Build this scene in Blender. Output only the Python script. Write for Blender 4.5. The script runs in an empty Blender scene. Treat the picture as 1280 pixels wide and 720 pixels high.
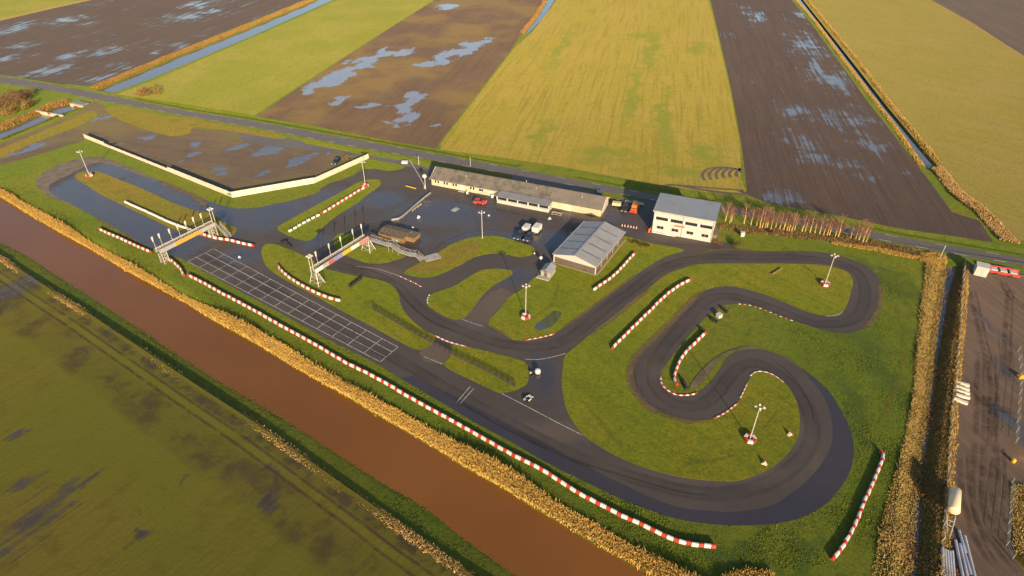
import bpy, bmesh, math, random
import numpy as np
from mathutils import Vector, Matrix

random.seed(7); RNG = np.random.default_rng(11)
SC = bpy.context.scene; COL = SC.collection
R = math.radians
PITCH = R(35.3); F = 800.0; H = 90.0
SUN_EL, SUN_AZ = R(17.0), R(168.0)          # azimuth clockwise from +Y

# ------------------------------------------------------------------ survey: a bearing of the photograph -> a point of the ground
def ray(px, py):
    u = (px - 640) / F; v = (py - 360) / F
    return u, math.cos(PITCH) - v * math.sin(PITCH), -math.sin(PITCH) - v * math.cos(PITCH)
def G(px, py, z=0.0):
    a, b, c = ray(px, py); t = (z - H) / c
    return Vector((a * t, b * t, z))
def GP(pts, z=0.0): return [G(x, y, z) for x, y in pts]
def top_z(base, top):                        # height of a vertical post whose foot and head are seen
    b = G(*base); a, bb, c = ray(*top); return H + c * (b.y / bb)
def smooth(p, closed=True, n=4):
    m = len(p); out = []
    rng = range(m) if closed else range(m - 1)
    for i in rng:
        if closed: a, b, c, d = p[(i-1) % m], p[i], p[(i+1) % m], p[(i+2) % m]
        else: a, b, c, d = p[max(i-1, 0)], p[i], p[i+1], p[min(i+2, m-1)]
        for k in range(n):
            t = k / n
            out.append(0.5 * ((2*b) + (c-a)*t + (2*a-5*b+4*c-d)*t*t + (3*b-a-3*c+d)*t**3))
    if not closed: out.append(p[-1])
    return out
def resample(p, step):
    out = [p[0].copy()]; carry = 0.0
    for a, b in zip(p, p[1:]):
        L = (b-a).length; s = step - carry
        while s <= L:
            out.append(a.lerp(b, s / L)); s += step
        carry = L - (s - step)
    return out
def plen(p): return sum((b-a).length for a, b in zip(p, p[1:]))

# ------------------------------------------------------------------ node materials
class NM:
    def __init__(s, name):
        s.m = bpy.data.materials.new(name); s.m.use_nodes = True; s.nt = s.m.node_tree
        s.b = s.nt.nodes['Principled BSDF']; s.out = s.nt.nodes['Material Output']
        s.geo = None
    def n(s, t, **k):
        o = s.nt.nodes.new(t)
        for a, v in k.items(): setattr(o, a, v)
        return o
    def l(s, a, b): s.nt.links.new(a, b)
    def pos(s):
        if not s.geo: s.geo = s.n('ShaderNodeNewGeometry')
        return s.geo.outputs['Position']
    def put(s, sock, v):
        if isinstance(v, (int, float)): sock.default_value = v
        elif isinstance(v, (tuple, list)): sock.default_value = tuple(v) if len(v) == len(sock.default_value) else tuple(v) + (1,)
        else: s.l(v, sock)
    def map(s, loc=(0,0,0), rot=0.0, scale=(1,1,1), typ='TEXTURE', vec=None):
        o = s.n('ShaderNodeMapping', vector_type=typ)
        o.inputs['Location'].default_value = loc; o.inputs['Rotation'].default_value = (0, 0, rot); o.inputs['Scale'].default_value = scale
        s.l(vec or s.pos(), o.inputs['Vector']); return o.outputs[0]
    def noise(s, scale, detail=3, rough=.55, vec=None, dist=0.0):
        o = s.n('ShaderNodeTexNoise'); o.inputs['Scale'].default_value = scale; o.inputs['Detail'].default_value = detail
        o.inputs['Roughness'].default_value = rough; o.inputs['Distortion'].default_value = dist
        s.l(vec or s.pos(), o.inputs['Vector']); return o.outputs['Fac']
    def math(s, op, a, b=0.0, c=None):
        o = s.n('ShaderNodeMath', operation=op); s.put(o.inputs[0], a); s.put(o.inputs[1], b)
        if c is not None: s.put(o.inputs[2], c)
        return o.outputs[0]
    def step(s, v, lo, hi, a=0.0, b=1.0):
        o = s.n('ShaderNodeMapRange', interpolation_type='SMOOTHSTEP'); s.put(o.inputs[0], v)
        for i, x in enumerate((lo, hi, a, b)): o.inputs[i+1].default_value = x
        return o.outputs[0]
    def mix(s, f, a, b):
        o = s.n('ShaderNodeMix', data_type='RGBA'); s.put(o.inputs[0], f); s.put(o.inputs[6], a); s.put(o.inputs[7], b); return o.outputs[2]
    def bump(s, h, strength=.5, dist=.1, normal=None):
        o = s.n('ShaderNodeBump'); o.inputs['Strength'].default_value = strength; o.inputs['Distance'].default_value = dist
        s.l(h, o.inputs['Height'])
        if normal: s.l(normal, o.inputs['Normal'])
        s.l(o.outputs[0], s.b.inputs['Normal']); return o.outputs[0]
    def set(s, color=None, rough=None, metal=None, spec=None, diff=None, ior=None):
        for k, v in (('Base Color', color), ('Roughness', rough), ('Metallic', metal), ('Specular IOR Level', spec), ('Diffuse Roughness', diff), ('IOR', ior)):
            if v is not None: s.put(s.b.inputs[k], v)
        return s
    def ellipses(s, items, rot=0.0, warp=0.0):         # puddles and patches: 1 in the middle, 0 at the rim, max of all
        acc = None; vec = None
        if warp:
            nz = s.n('ShaderNodeTexNoise'); nz.inputs['Scale'].default_value = .07; nz.inputs['Detail'].default_value = 5; s.l(s.pos(), nz.inputs['Vector'])
            a = s.n('ShaderNodeVectorMath', operation='MULTIPLY_ADD'); s.l(nz.outputs['Color'], a.inputs[0]); a.inputs[1].default_value = (warp, warp*1.6, 0); s.l(s.pos(), a.inputs[2])
            b = s.n('ShaderNodeVectorMath', operation='SUBTRACT'); s.l(a.outputs[0], b.inputs[0]); b.inputs[1].default_value = (warp/2, warp*.8, 0); vec = b.outputs[0]
        for px, py, rx, ry in items:
            c = G(px, py); ax = (G(px+rx, py) - c).length; ay = (G(px, py-ry) - G(px, py+ry)).length / 2
            d = s.n('ShaderNodeVectorMath', operation='LENGTH')
            s.l(s.map((c.x, c.y, 0), rot, (ax, ay, 1e6), vec=vec), d.inputs[0])
            v = s.math('SUBTRACT', 1.0, d.outputs['Value'])
            acc = v if acc is None else s.math('MAXIMUM', acc, v)
        return acc

MATS = {}
def plain(name, color, rough=.6, metal=0.0, spec=.5, var=.12, scale=1.5, bump=0.0, dirt=None):
    if name in MATS: return MATS[name]
    k = NM(name); tc = k.n('ShaderNodeTexCoord').outputs['Object']
    f = k.noise(scale, 4, .6, tc)
    d = tuple(c * (1 - 2.2*var) for c in color) if dirt is None else dirt
    col = k.mix(k.step(f, .35, .72), color, d)
    k.set(col, rough, metal, spec)
    if bump: k.bump(k.noise(scale*4, 3, .6, tc), .5, bump)
    MATS[name] = k.m; return k.m

ROW = R(-11.8)                                # heading of the crop rows (rotation of the y axis)
CANAL_ROW = R(-33)

def grass(name, a, b, c, mow=None, patches=None, dark=None, streak=.35, bumpd=.10, brown=None, spec=.12):
    k = NM(name)
    big = k.noise(.035, 4, .55); mid = k.noise(.22, 5, .68, dist=.6); fine = k.noise(1.7, 6, .78); tuft = k.noise(.75, 4, .7, dist=.8)
    col = k.mix(k.step(big, .36, .66), a, b)
    col = k.mix(k.math('MULTIPLY', k.step(mid, .48, .72), .75), col, c)
    if mow is not None:
        st = k.noise(1.0, 3, .6, k.map((0,0,0), mow, (1.3, 40, 1)))
        col = k.mix(k.math('MULTIPLY', k.step(st, .45, .68), streak), col, tuple(x*.62 for x in c))
    if brown:
        st = k.step(k.noise(.09, 4, .6, dist=1.0), .53, .75); col = k.mix(k.math('MULTIPLY', st, .7), col, brown)
    if patches:
        e = k.math('ADD', k.ellipses(patches, mow or 0.0, 18.0), k.math('MULTIPLY', k.math('SUBTRACT', mid, .5), 1.6))
        col = k.mix(k.step(e, .0, .9), col, dark)
    col = k.mix(k.math('MULTIPLY', k.step(tuft, .48, .68), .55), col, tuple(x*.64 for x in c))
    sh = k.step(fine, .36, .62)
    col = k.mix(k.math('MULTIPLY', k.math('SUBTRACT', 1.0, sh), .6), col, tuple(x*.48 for x in a))
    k.set(col, .75, 0, spec, 1.0)
    h = k.math('ADD', fine, k.math('MULTIPLY', mid, 1.5)); k.bump(h, .8, bumpd)
    MATS[name] = k.m; return k.m

def soil(name, a, b, pud, rowdir, thr=(.62, .74), streak_scale=(2.2, 60, 1), pool=1.0, water=(.05, .045, .045), green=None, rough=.7, spec=.3, ior=1.85, noisew=.55, prow=None, soft=.42, streak=1.0, rowvis=1.0, mott=.35, warp=16.0):
    k = NM(name)
    big = k.noise(.03, 4, .6); mid = k.noise(.25, 4, .6)
    rows = k.noise(1.0, 4, .65, k.map((0,0,0), rowdir, streak_scale))
    rows2 = k.noise(1.0, 3, .6, k.map((3,9,0), rowdir, (.8, 34, 1)))
    rows3 = k.noise(1.0, 2, .6, k.map((13,5,0), rowdir, (3.2, 90, 1)))
    col = k.mix(k.step(big, .35, .66), a, b)
    col = k.mix(k.math('MULTIPLY', k.step(rows2, .36, .64), .55*rowvis), col, tuple(x*.58 for x in a))
    col = k.mix(k.math('MULTIPLY', k.step(rows3, .42, .68), .40*rowvis), col, tuple(x*1.25 for x in b))
    col = k.mix(k.math('MULTIPLY', k.step(mid, .5, .72), mott), col, tuple(x*.7 for x in b))
    if green: col = k.mix(k.math('MULTIPLY', k.step(k.noise(.022, 4, .6, k.map((40,7,0),0,(1,1,1))), .44, .60), .8), col, green)
    st = k.math('ADD', k.math('MULTIPLY', rows, .55), k.math('MULTIPLY', k.noise(.05, 4, .6), .45))
    m = k.step(st, thr[0], thr[1], 0, .8)
    if pud:
        jit = k.math('ADD', k.math('MULTIPLY', k.math('SUBTRACT', rows, .5), 2.6*streak), k.math('ADD', k.math('MULTIPLY', k.math('SUBTRACT', rows2, .5), 1.2*streak), k.math('MULTIPLY', k.math('SUBTRACT', k.noise(.12, 4, .6), .5), 2.2)))
        e = k.math('ADD', k.math('MULTIPLY', k.ellipses(pud, prow if prow is not None else rowdir, warp), pool), k.math('MULTIPLY', jit, noisew))
        m = k.math('MAXIMUM', m, k.step(e, .06, .06+soft, 0, .95))
    damp = k.step(m, 0, .45)
    col = k.mix(m, k.mix(k.math('MULTIPLY', damp, .35), col, tuple(x*.45 for x in a)), water)
    k.set(col, k.step(m, 0, 1, rough, .08), 0, k.step(m, 0, .8, spec, .6), 1.0, k.step(m, 0, 1, 1.45, ior))
    h = k.math('MULTIPLY', k.math('ADD', rows2, k.noise(1.2, 4, .7)), k.math('SUBTRACT', 1.0, m)); k.bump(h, .6, .12)
    MATS[name] = k.m; return k.m

def asphalt(name, a, b, wet=None, wetcol=(.034, .031, .034), amount=.35, dry=None, drycol=(.12, .095, .075), rough=.66, wetrough=.2, wetior=1.72):
    k = NM(name)
    big = k.noise(.06, 4, .6); mid = k.noise(.5, 4, .65); fine = k.noise(14, 3, .7)
    col = k.mix(k.step(big, .38, .64), a, b)
    col = k.mix(k.math('MULTIPLY', k.step(mid, .45, .75), .35), col, tuple(x*1.35 for x in a))
    col = k.mix(k.math('MULTIPLY', k.step(fine, .4, .7), .3), col, tuple(x*.6 for x in a))
    m = k.step(k.math('ADD', big, k.math('MULTIPLY', mid, .25)), .70, .85, 0, amount)
    if dry:
        e = k.math('ADD', k.ellipses(dry), k.math('MULTIPLY', k.math('SUBTRACT', mid, .5), .8)); col = k.mix(k.step(e, .0, .8, 0, .8), col, drycol)
    if wet:
        e = k.math('ADD', k.ellipses(wet), k.math('MULTIPLY', k.math('SUBTRACT', k.math('ADD', big, mid), 1.0), .6))
        m = k.math('MAXIMUM', m, k.step(e, -.25, .95, 0, .92))
    col = k.mix(m, col, wetcol)
    k.set(col, k.step(m, 0, 1, rough, wetrough), 0, .5, .6, k.step(m, 0, 1, 1.45, wetior))
    k.bump(k.math('MULTIPLY', fine, k.math('SUBTRACT', 1.0, m)), .35, .02)
    MATS[name] = k.m; return k.m

def water(name, color, rough=.07, bump=.02, scale=.9, ior=1.33):
    k = NM(name); n1 = k.noise(scale, 3, .5); big = k.noise(.03, 3, .5)
    k.set(k.mix(k.step(big, .35, .65), color, tuple(c*.86 for c in color)), rough, 0, .5, 0, ior); k.bump(n1, .25, bump); MATS[name] = k.m; return k.m

# ------------------------------------------------------------------ mesh helpers
class MB:
    def __init__(s): s.v = []; s.f = []; s.mi = []
    def add(s, vs, fs, mi=0):
        o = len(s.v); s.v += [tuple(v) for v in vs]; s.f += [tuple(i+o for i in f) for f in fs]; s.mi += [mi]*len(fs); return s
    def box(s, x0, x1, y0, y1, z0, z1, mi=0):
        return s.add([(x0,y0,z0),(x1,y0,z0),(x1,y1,z0),(x0,y1,z0),(x0,y0,z1),(x1,y0,z1),(x1,y1,z1),(x0,y1,z1)],
                     [(0,3,2,1),(4,5,6,7),(0,1,5,4),(1,2,6,5),(2,3,7,6),(3,0,4,7)], mi)
    def prism(s, poly, a, b, axis='y', mi=0):  # polygon in the other two axes, extruded a..b
        n = len(poly)
        def P(p, t): return {'x': (t, p[0], p[1]), 'y': (p[0], t, p[1]), 'z': (p[0], p[1], t)}[axis]
        vs = [P(p, a) for p in poly] + [P(p, b) for p in poly]
        return s.add(vs, [tuple(range(n))[::-1], tuple(range(n, 2*n))] + [(i, (i+1) % n, n+(i+1) % n, n+i) for i in range(n)], mi)
    def tube(s, p, q, r0, r1=None, n=6, mi=0, cap=True):
        p = Vector(p); q = Vector(q); r1 = r0 if r1 is None else r1
        d = (q-p); 
        if d.length < 1e-6: return s
        z = d.normalized(); x = z.orthogonal().normalized(); y = z.cross(x); vs = []
        for c, r in ((p, r0), (q, r1)):
            for i in range(n):
                a = 2*math.pi*i/n; vs.append(c + x*math.cos(a)*r + y*math.sin(a)*r)
        fs = [(i, (i+1) % n, n+(i+1) % n, n+i) for i in range(n)]
        if cap: fs += [tuple(range(n))[::-1], tuple(range(n, 2*n))]
        return s.add(vs, fs, mi)
    def beam(s, p, q, w, h, mi=0):             # rectangular bar p->q, w sideways, h upward
        p = Vector(p); q = Vector(q); d = (q-p).normalized(); up = Vector((0,0,1))
        sd = d.cross(up); sd = Vector((1,0,0)) if sd.length < 1e-4 else sd.normalized(); u2 = sd.cross(d)
        vs = [c + sd*a*w/2 + u2*b*h/2 for c in (p, q) for a, b in ((-1,-1),(1,-1),(1,1),(-1,1))]
        return s.add(vs, [(0,1,2,3)[::-1],(4,5,6,7),(0,1,5,4),(1,2,6,5),(2,3,7,6),(3,0,4,7)], mi)
    def lathe(s, prof, n=16, mi=0, c=(0,0)):
        vs = []; m = len(prof)
        for r, z in prof:
            for i in range(n): a = 2*math.pi*i/n; vs.append((c[0]+r*math.cos(a), c[1]+r*math.sin(a), z))
        fs = [(j*n+i, j*n+(i+1) % n, (j+1)*n+(i+1) % n, (j+1)*n+i) for j in range(m-1) for i in range(n)]
        fs += [tuple(range(n))[::-1], tuple(range((m-1)*n, m*n))]
        return s.add(vs, fs, mi)
    def build(s, name, mats, parent=None, bevel=0.0, seg=1, shade=False):
        me = bpy.data.meshes.new(name); me.from_pydata(s.v, [], s.f)
        for m in (mats if isinstance(mats, (list, tuple)) else [mats]): me.materials.append(m)
        me.polygons.foreach_set('material_index', s.mi)
        bm = bmesh.new(); bm.from_mesh(me); bmesh.ops.recalc_face_normals(bm, faces=bm.faces)
        if bevel: bmesh.ops.bevel(bm, geom=bm.edges[:], offset=bevel, segments=seg, affect='EDGES', clamp_overlap=True)
        bm.to_mesh(me); bm.free()
        if shade: me.polygons.foreach_set('use_smooth', [True]*len(me.polygons))
        me.update(); o = bpy.data.objects.new(name, me); COL.objects.link(o)
        if parent: o.parent = parent
        return o

def tag(o, label=None, cat=None, group=None, kind=None):
    for k, v in (('label', label), ('category', cat), ('group', group), ('kind', kind)):
        if v: o[k] = v
    return o
def thing(name, label, cat, loc, rz=0.0, group=None):
    o = bpy.data.objects.new(name, None); COL.objects.link(o); o.location = loc; o.rotation_euler = (0, 0, rz); o.empty_display_size = .5
    return tag(o, label, cat, group)
def copy_tree(o, parent=None, loc=None, rz=None, scale=None, label=None):
    c = o.copy(); COL.objects.link(c)
    if parent: c.parent = parent
    if loc is not None: c.location = loc
    if rz is not None: c.rotation_euler = (0, 0, rz)
    if scale is not None: c.scale = scale
    if label: c['label'] = label
    for ch in list(o.children): copy_tree(ch, c)
    return c
def heading(a, b): return math.atan2(b.y-a.y, b.x-a.x)

def sheet(name, pts, z, mat, skirt=0.0, kind='structure'):
    vs = [(p.x, p.y, z) for p in pts]; n = len(vs); fs = [tuple(range(n))]
    if skirt:
        vs += [(p.x, p.y, z-skirt) for p in pts]; fs += [(i, (i+1) % n, n+(i+1) % n, n+i) for i in range(n)]
    me = bpy.data.meshes.new(name); me.from_pydata(vs, [], fs); me.materials.append(mat)
    bm = bmesh.new(); bm.from_mesh(me); bmesh.ops.recalc_face_normals(bm, faces=bm.faces)
    top = [f for f in bm.faces if len(f.verts) == n and n > 4] or bm.faces[:]
    for f in top:
        if len(f.verts) == n and abs(f.normal.z) > .5 and f.normal.z < 0: f.normal_flip()
    bmesh.ops.triangulate(bm, faces=[f for f in bm.faces if len(f.verts) > 4]); bm.to_mesh(me); bm.free()
    o = bpy.data.objects.new(name, me); COL.objects.link(o); o['kind'] = kind; return o
def strip(name, p, w, z, mat, kind='structure', build=True, mb=None, mi=0):
    m = mb or MB(); n = len(p); vs = []
    for i in range(n):
        d = (p[min(i+1, n-1)] - p[max(i-1, 0)]).normalized(); s = Vector((-d.y, d.x, 0))
        a = p[i]+s*w/2; b = p[i]-s*w/2; vs += [(a.x, a.y, z), (b.x, b.y, z)]
    m.add(vs, [(2*i, 2*i+1, 2*i+3, 2*i+2) for i in range(n-1)], mi)
    if not build: return m
    return tag(m.build(name, mat), kind=kind)

def decal_mat(name, color, alpha, rough=.8, nscale=1.2, lo=.25, hi=.6, spec=.2):
    k = NM(name); at = k.n('ShaderNodeAttribute'); at.attribute_name = 'fade'
    k.set(k.mix(k.step(k.noise(nscale*2, 4, .6), .35, .65), color, tuple(c*.7 for c in color)), rough, 0, spec, 1.0)
    k.put(k.b.inputs['Alpha'], k.math('MULTIPLY', k.math('MULTIPLY', at.outputs['Fac'], alpha), k.step(k.noise(nscale, 5, .7), lo, hi, .15, 1.0))); MATS[name] = k.m; return k.m
def soft_strip(name, p, w, z, mat, kind='structure'):
    n = len(p); vs = []; fd = []; pr = ((-.5,0),(-.3,.75),(0,1),(.3,.75),(.5,0))
    for i in range(n):
        d = (p[min(i+1, n-1)] - p[max(i-1, 0)]).normalized(); sd = Vector((-d.y, d.x, 0)); e = min(1, min(i, n-1-i)/3)
        for f, a in pr: q_ = p[i]+sd*w*f; vs.append((q_.x, q_.y, z)); fd.append(a*e)
    fs = [(5*i+j, 5*i+j+1, 5*i+j+6, 5*i+j+5) for i in range(n-1) for j in range(4)]
    me = bpy.data.meshes.new(name); me.from_pydata(vs, [], fs); me.attributes.new('fade', 'FLOAT', 'POINT').data.foreach_set('value', fd)
    me.materials.append(mat); o = bpy.data.objects.new(name, me); COL.objects.link(o); o['kind'] = kind; return o

# ------------------------------------------------------------------ terrain: one height function with the waterways cut into it
def arr(p): return np.array([(q.x, q.y) for q in p])
def dist_line(X, Y, P):
    d = np.full(X.shape, 1e9)
    for (ax, ay), (bx, by) in zip(P[:-1], P[1:]):
        dx, dy = bx-ax, by-ay; L = dx*dx+dy*dy + 1e-9
        t = np.clip(((X-ax)*dx+(Y-ay)*dy)/L, 0, 1); d = np.minimum(d, np.hypot(X-ax-t*dx, Y-ay-t*dy))
    return d
def inside(X, Y, P):
    r = np.zeros(X.shape, bool); n = len(P); j = n-1
    for i in range(n):
        xi, yi = P[i]; xj, yj = P[j]
        if yi != yj: r ^= ((yi > Y) != (yj > Y)) & (X < (xj-xi)*(Y-yi)/(yj-yi)+xi)
        j = i
    return r
def ext(p, d0=None, d1=None):               # lengthen a ground polyline past the frame
    p = list(p)
    if d0: p.insert(0, p[0] + (p[0]-p[1]).normalized()*d0)
    if d1: p.append(p[-1] + (p[-1]-p[-2]).normalized()*d1)
    return p
ZC, ZD, ZS = -1.4, -1.0, -.7
canal_R = ext(GP([(0,246),(40,271),(75,291),(112,311),(160,340),(192,357),(230,378),(270,403),(320,430),(352,450),(395,475),(440,500),(460,513),(505,538),(545,562),(585,587),(637,616),(665,634),(702,655),(740,679),(780,701),(809,718)], ZC), 120, 60)
canal_L = ext(GP([(0,303),(35,320),(75,347),(125,378),(175,411),(225,445),(275,477),(320,503),(370,533),(420,566),(470,598),(520,627),(545,644),(582,674),(640,716)], ZC), 120, 60)
ditch_L = ext(GP([(1177,333),(1172,365),(1167,395),(1162,432),(1160,460),(1155,500),(1149,540),(1142,590),(1138,627),(1134,665),(1131,722)], ZD), None, 60)
ditch_R = ext(GP([(1196,336),(1186,370),(1181,405),(1174,440),(1170,470),(1166,505),(1161,545),(1154,590),(1152,627),(1150,665),(1147,722)], ZD), None, 60)
side_L = ext(GP([(0,165),(45,147),(72,134),(90,130)], ZS), 80); side_R = ext(GP([(0,176),(40,159),(68,147),(98,137)], ZS), 80)
FAR = 900
def far_pair(pa, pb, z=ZS): return ext(GP(pa, z), None, FAR), ext(GP(pb, z), None, FAR)
d1L, d1R = far_pair([(125,113),(220,73),(320,33),(396,1)], [(142,116),(190,98),(320,43),(414,1)])
d2L, d2R = far_pair([(655,43),(672,22),(684,2)], [(661,41),(680,22),(692,2)])
d3L, d3R = far_pair([(1160,212),(1122,158),(1092,120),(1055,72),(1024,30),(998,1)], [(1166,207),(1134,167),(1101,126),(1066,77),(1036,40),(1006,2)])
WATERWAYS = [('canal', canal_L, canal_R, ZC, .42, -2.6), ('drain', ditch_L, ditch_R, ZD, .5, -1.6), ('side', side_L, side_R, ZS, .5, -1.2),
             ('d1', d1L, d1R, ZS, .45, -1.2), ('d2', d2L, d2R, ZS, .45, -1.2), ('d3', d3L, d3R, ZS, .45, -1.2)]
road_up = ext(GP([(0,95),(75,107),(120,116),(165,125),(225,137),(320,152),(420,170),(532,190),(640,210),(715,224),(800,240),(890,254.5),(1052,282),(1135,298),(1210,311),(1280,323)]), 150, 120)
road_lo = ext(GP([(0,104),(75,115),(120,125),(175,134),(225,144),(320,160),(445,184),(520,197),(640,219),(715,232),(800,247.5),(1055,291.5),(1135,307),(1210,321),(1280,332)]), 150, 120)
def offset(p, d):
    out = []
    for i in range(len(p)):
        t = (p[min(i+1, len(p)-1)] - p[max(i-1, 0)]).normalized(); out.append(p[i] + Vector((-t.y, t.x, 0))*d)
    return out
gully_a = [q for q in offset(road_up, 3.4)]
GULLIES = [(gully_a[0:3], .7, 1.5), (gully_a[4:10], .8, 1.6), (gully_a[10:13], .7, 1.5), (gully_a[13:], .7, 1.5)]
def height(X, Y):
    Z = np.zeros(X.shape)
    for nm, a, b, zw, sl, bed in WATERWAYS:
        P = np.vstack([arr(a), arr(b)[::-1]]); lo = P.min(0)-8; hi = P.max(0)+8
        m = (X > lo[0]) & (X < hi[0]) & (Y > lo[1]) & (Y < hi[1])
        if not m.any(): continue
        x, y = X[m], Y[m]; Q = np.vstack([P, P[:1]])
        d = dist_line(x, y, Q); ins = inside(x, y, P)
        if nm == 'canal':
            dl = dist_line(x, y, arr(a)); dr = dist_line(x, y, arr(b)); s = np.where(dl < dr, .20, .62)
        else: s = sl
        z = np.where(ins, np.maximum(zw - d*.5, bed), np.minimum(zw + d*s, 0)); Z[m] = np.minimum(Z[m], z)
    for p, dep, hw in GULLIES:
        P = arr(p); lo = P.min(0)-3; hi = P.max(0)+3
        m = (X > lo[0]) & (X < hi[0]) & (Y > lo[1]) & (Y < hi[1])
        if not m.any(): continue
        d = dist_line(X[m], Y[m], P); Z[m] = np.minimum(Z[m], -dep*np.clip(1-d/hw, 0, 1))
    return Z
def h1(x, y): return float(height(np.array([x]), np.array([y]))[0])

def grid_mesh(name, xs, ys, mat):
    X, Y = np.meshgrid(xs, ys); Z = height(X.ravel(), Y.ravel()); nx, ny = len(xs), len(ys)
    co = np.stack([X.ravel(), Y.ravel(), Z], 1).astype(np.float32)
    i = np.arange(nx*ny).reshape(ny, nx); q = np.stack([i[:-1,:-1], i[:-1,1:], i[1:,1:], i[1:,:-1]], -1).reshape(-1)
    me = bpy.data.meshes.new(name); me.vertices.add(nx*ny); me.vertices.foreach_set('co', co.ravel())
    nf = (nx-1)*(ny-1); me.loops.add(nf*4); me.loops.foreach_set('vertex_index', q.astype(np.int32))
    me.polygons.add(nf); me.polygons.foreach_set('loop_start', np.arange(0, nf*4, 4, dtype=np.int32)); me.update(calc_edges=True)
    me.polygons.foreach_set('use_smooth', np.ones(nf, bool)); me.materials.append(mat)
    o = bpy.data.objects.new(name, me); COL.objects.link(o); o['kind'] = 'structure'; return o

GRASS_PATCH = [(1095,450,40,90),(1075,520,30,60),(1110,350,45,45),(600,365,28,14),(1010,690,90,26),(900,665,60,18),(820,630,70,18),(980,320,2,2)]
m_ground = grass('grass_ground', (.092,.128,.013), (.125,.134,.015), (.062,.098,.013), patches=GRASS_PATCH, dark=(.052,.082,.016))
m_island = grass('grass_infield', (.122,.150,.011), (.168,.156,.014), (.080,.118,.011), mow=R(40), streak=.3)
m_dull = grass('grass_worn', (.14,.13,.018), (.17,.125,.022), (.10,.10,.015), brown=(.15,.09,.03))
xs = np.concatenate([[-3000,-1800,-1100,-700,-480,-400], np.arange(-340, 260, 1.0), [262,270,285,310,350,410,520,700,1100,1800,3000]])
ys = np.concatenate([[-600,-200,-60,0,30], np.arange(45, 330, .9), np.arange(330, 520, 1.6), np.arange(520, 1400, 12), [1450,1600,2000,2800,4000]])
grid_mesh('ground', xs, ys, m_ground)

def water_sheet(name, a, b, z, mat, grow=.35):
    A = offset(a, grow if True else 0); 
    # push both banks outward a little so the sheet runs into the slopes
    ca = sum(a, Vector())/len(a); cb = sum(b, Vector())/len(b); sg = 1 if (Vector((-(a[-1]-a[0]).y, (a[-1]-a[0]).x, 0)).dot(cb-ca) < 0) else -1
    return sheet(name, offset(a, sg*grow) + offset(b, -sg*grow)[::-1], z, mat)
m_canal = water('canal_water', (.185,.074,.016), .14, .06, .6, 1.36)
m_drain = water('drain_water', (.055,.068,.075), .08, .02, .9, 1.6)
m_field_ditch = water('field_ditch_water', (.105,.090,.095), .08, .02, .9, 1.7)
water_sheet('canal_water', canal_L, canal_R, ZC, m_canal)
water_sheet('ditch_water', ditch_L, ditch_R, ZD, m_drain)
water_sheet('side_canal_water', side_L, side_R, ZS, m_field_ditch)
for a, b in ((d1L, d1R), (d2L, d2R), (d3L, d3R)): water_sheet('field_ditch_water', a, b, ZS, m_field_ditch)

# ------------------------------------------------------------------ fields
def far_line(pts): return ext(GP(pts), None, 1400)
def fld(name, left, right, mat, z=.012): sheet(name, left + right[::-1], z, mat)
ms_A = soil('ploughed_wet_soil', (.064,.046,.035), (.055,.041,.032), [(82,25,30,5),(20,35,34,7),(245,6,30,6),(150,84,24,6),(196,66,10,6),(25,58,34,6),(5,72,20,5),(85,72,26,6),(120,64,40,7),(230,22,40,8),(60,88,40,6),(120,96,30,5),(265,14,20,6)], ROW, thr=(.545,.66), streak_scale=(1.8,70,1), pool=.75, noisew=1.0, prow=R(40), soft=.8, ior=2.3)
ms_C = soil('flooded_soil', (.088,.056,.032), (.076,.050,.030), [(476,70,18,10),(450,82,22,12),(425,94,24,13),(405,104,20,9),(388,111,14,6),(500,66,14,6),(530,80,16,6),(552,76,16,8),(568,66,20,10),(590,58,20,7),(612,50,16,5),(508,128,20,10),(512,142,16,12),(537,160,10,6),(562,9,18,6),(490,155,26,4),(470,128,16,5),(420,125,18,4)], ROW, thr=(.66,.78), green=(.115,.080,.026), pool=1.9, noisew=.8, soft=.85, water=(.08,.075,.08), ior=2.6, warp=26.0)
ms_E = soil('striped_wet_soil', (.058,.038,.028), (.050,.036,.029), [(1010,60,30,28),(1035,95,36,30),(1060,150,50,22),(1000,140,30,16),(1060,210,40,18),(1020,200,30,14),(985,245,40,16),(1000,175,26,16),(1095,180,40,14),(940,20,14,14),(1010,20,26,12)], ROW, thr=(.56,.70), streak_scale=(1.3,45,1), pool=.8, noisew=1.05, soft=1.1, ior=2.3)
mg_B = grass('winter_wheat', (.150,.160,.022), (.190,.178,.036), (.130,.148,.020), mow=ROW, streak=.18, bumpd=.06)
mg_D = grass('yellow_stubble', (.215,.178,.028), (.235,.185,.042), (.160,.152,.020), mow=ROW, streak=.5, bumpd=.08, patches=[(830,150,16,70),(760,195,70,16),(885,190,34,24),(815,60,14,40),(800,45,40,6),(870,60,20,14),(700,60,10,40),(790,120,12,60),(850,215,60,12),(680,170,14,30)], dark=(.125,.150,.020))
mg_F = grass('yellow_pasture', (.185,.160,.034), (.205,.168,.048), (.165,.146,.026), mow=R(40), streak=.25, bumpd=.08)
ms_G = soil('dark_far_soil', (.080,.060,.042), (.07,.055,.042), None, ROW, thr=(.6,.8))
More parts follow.
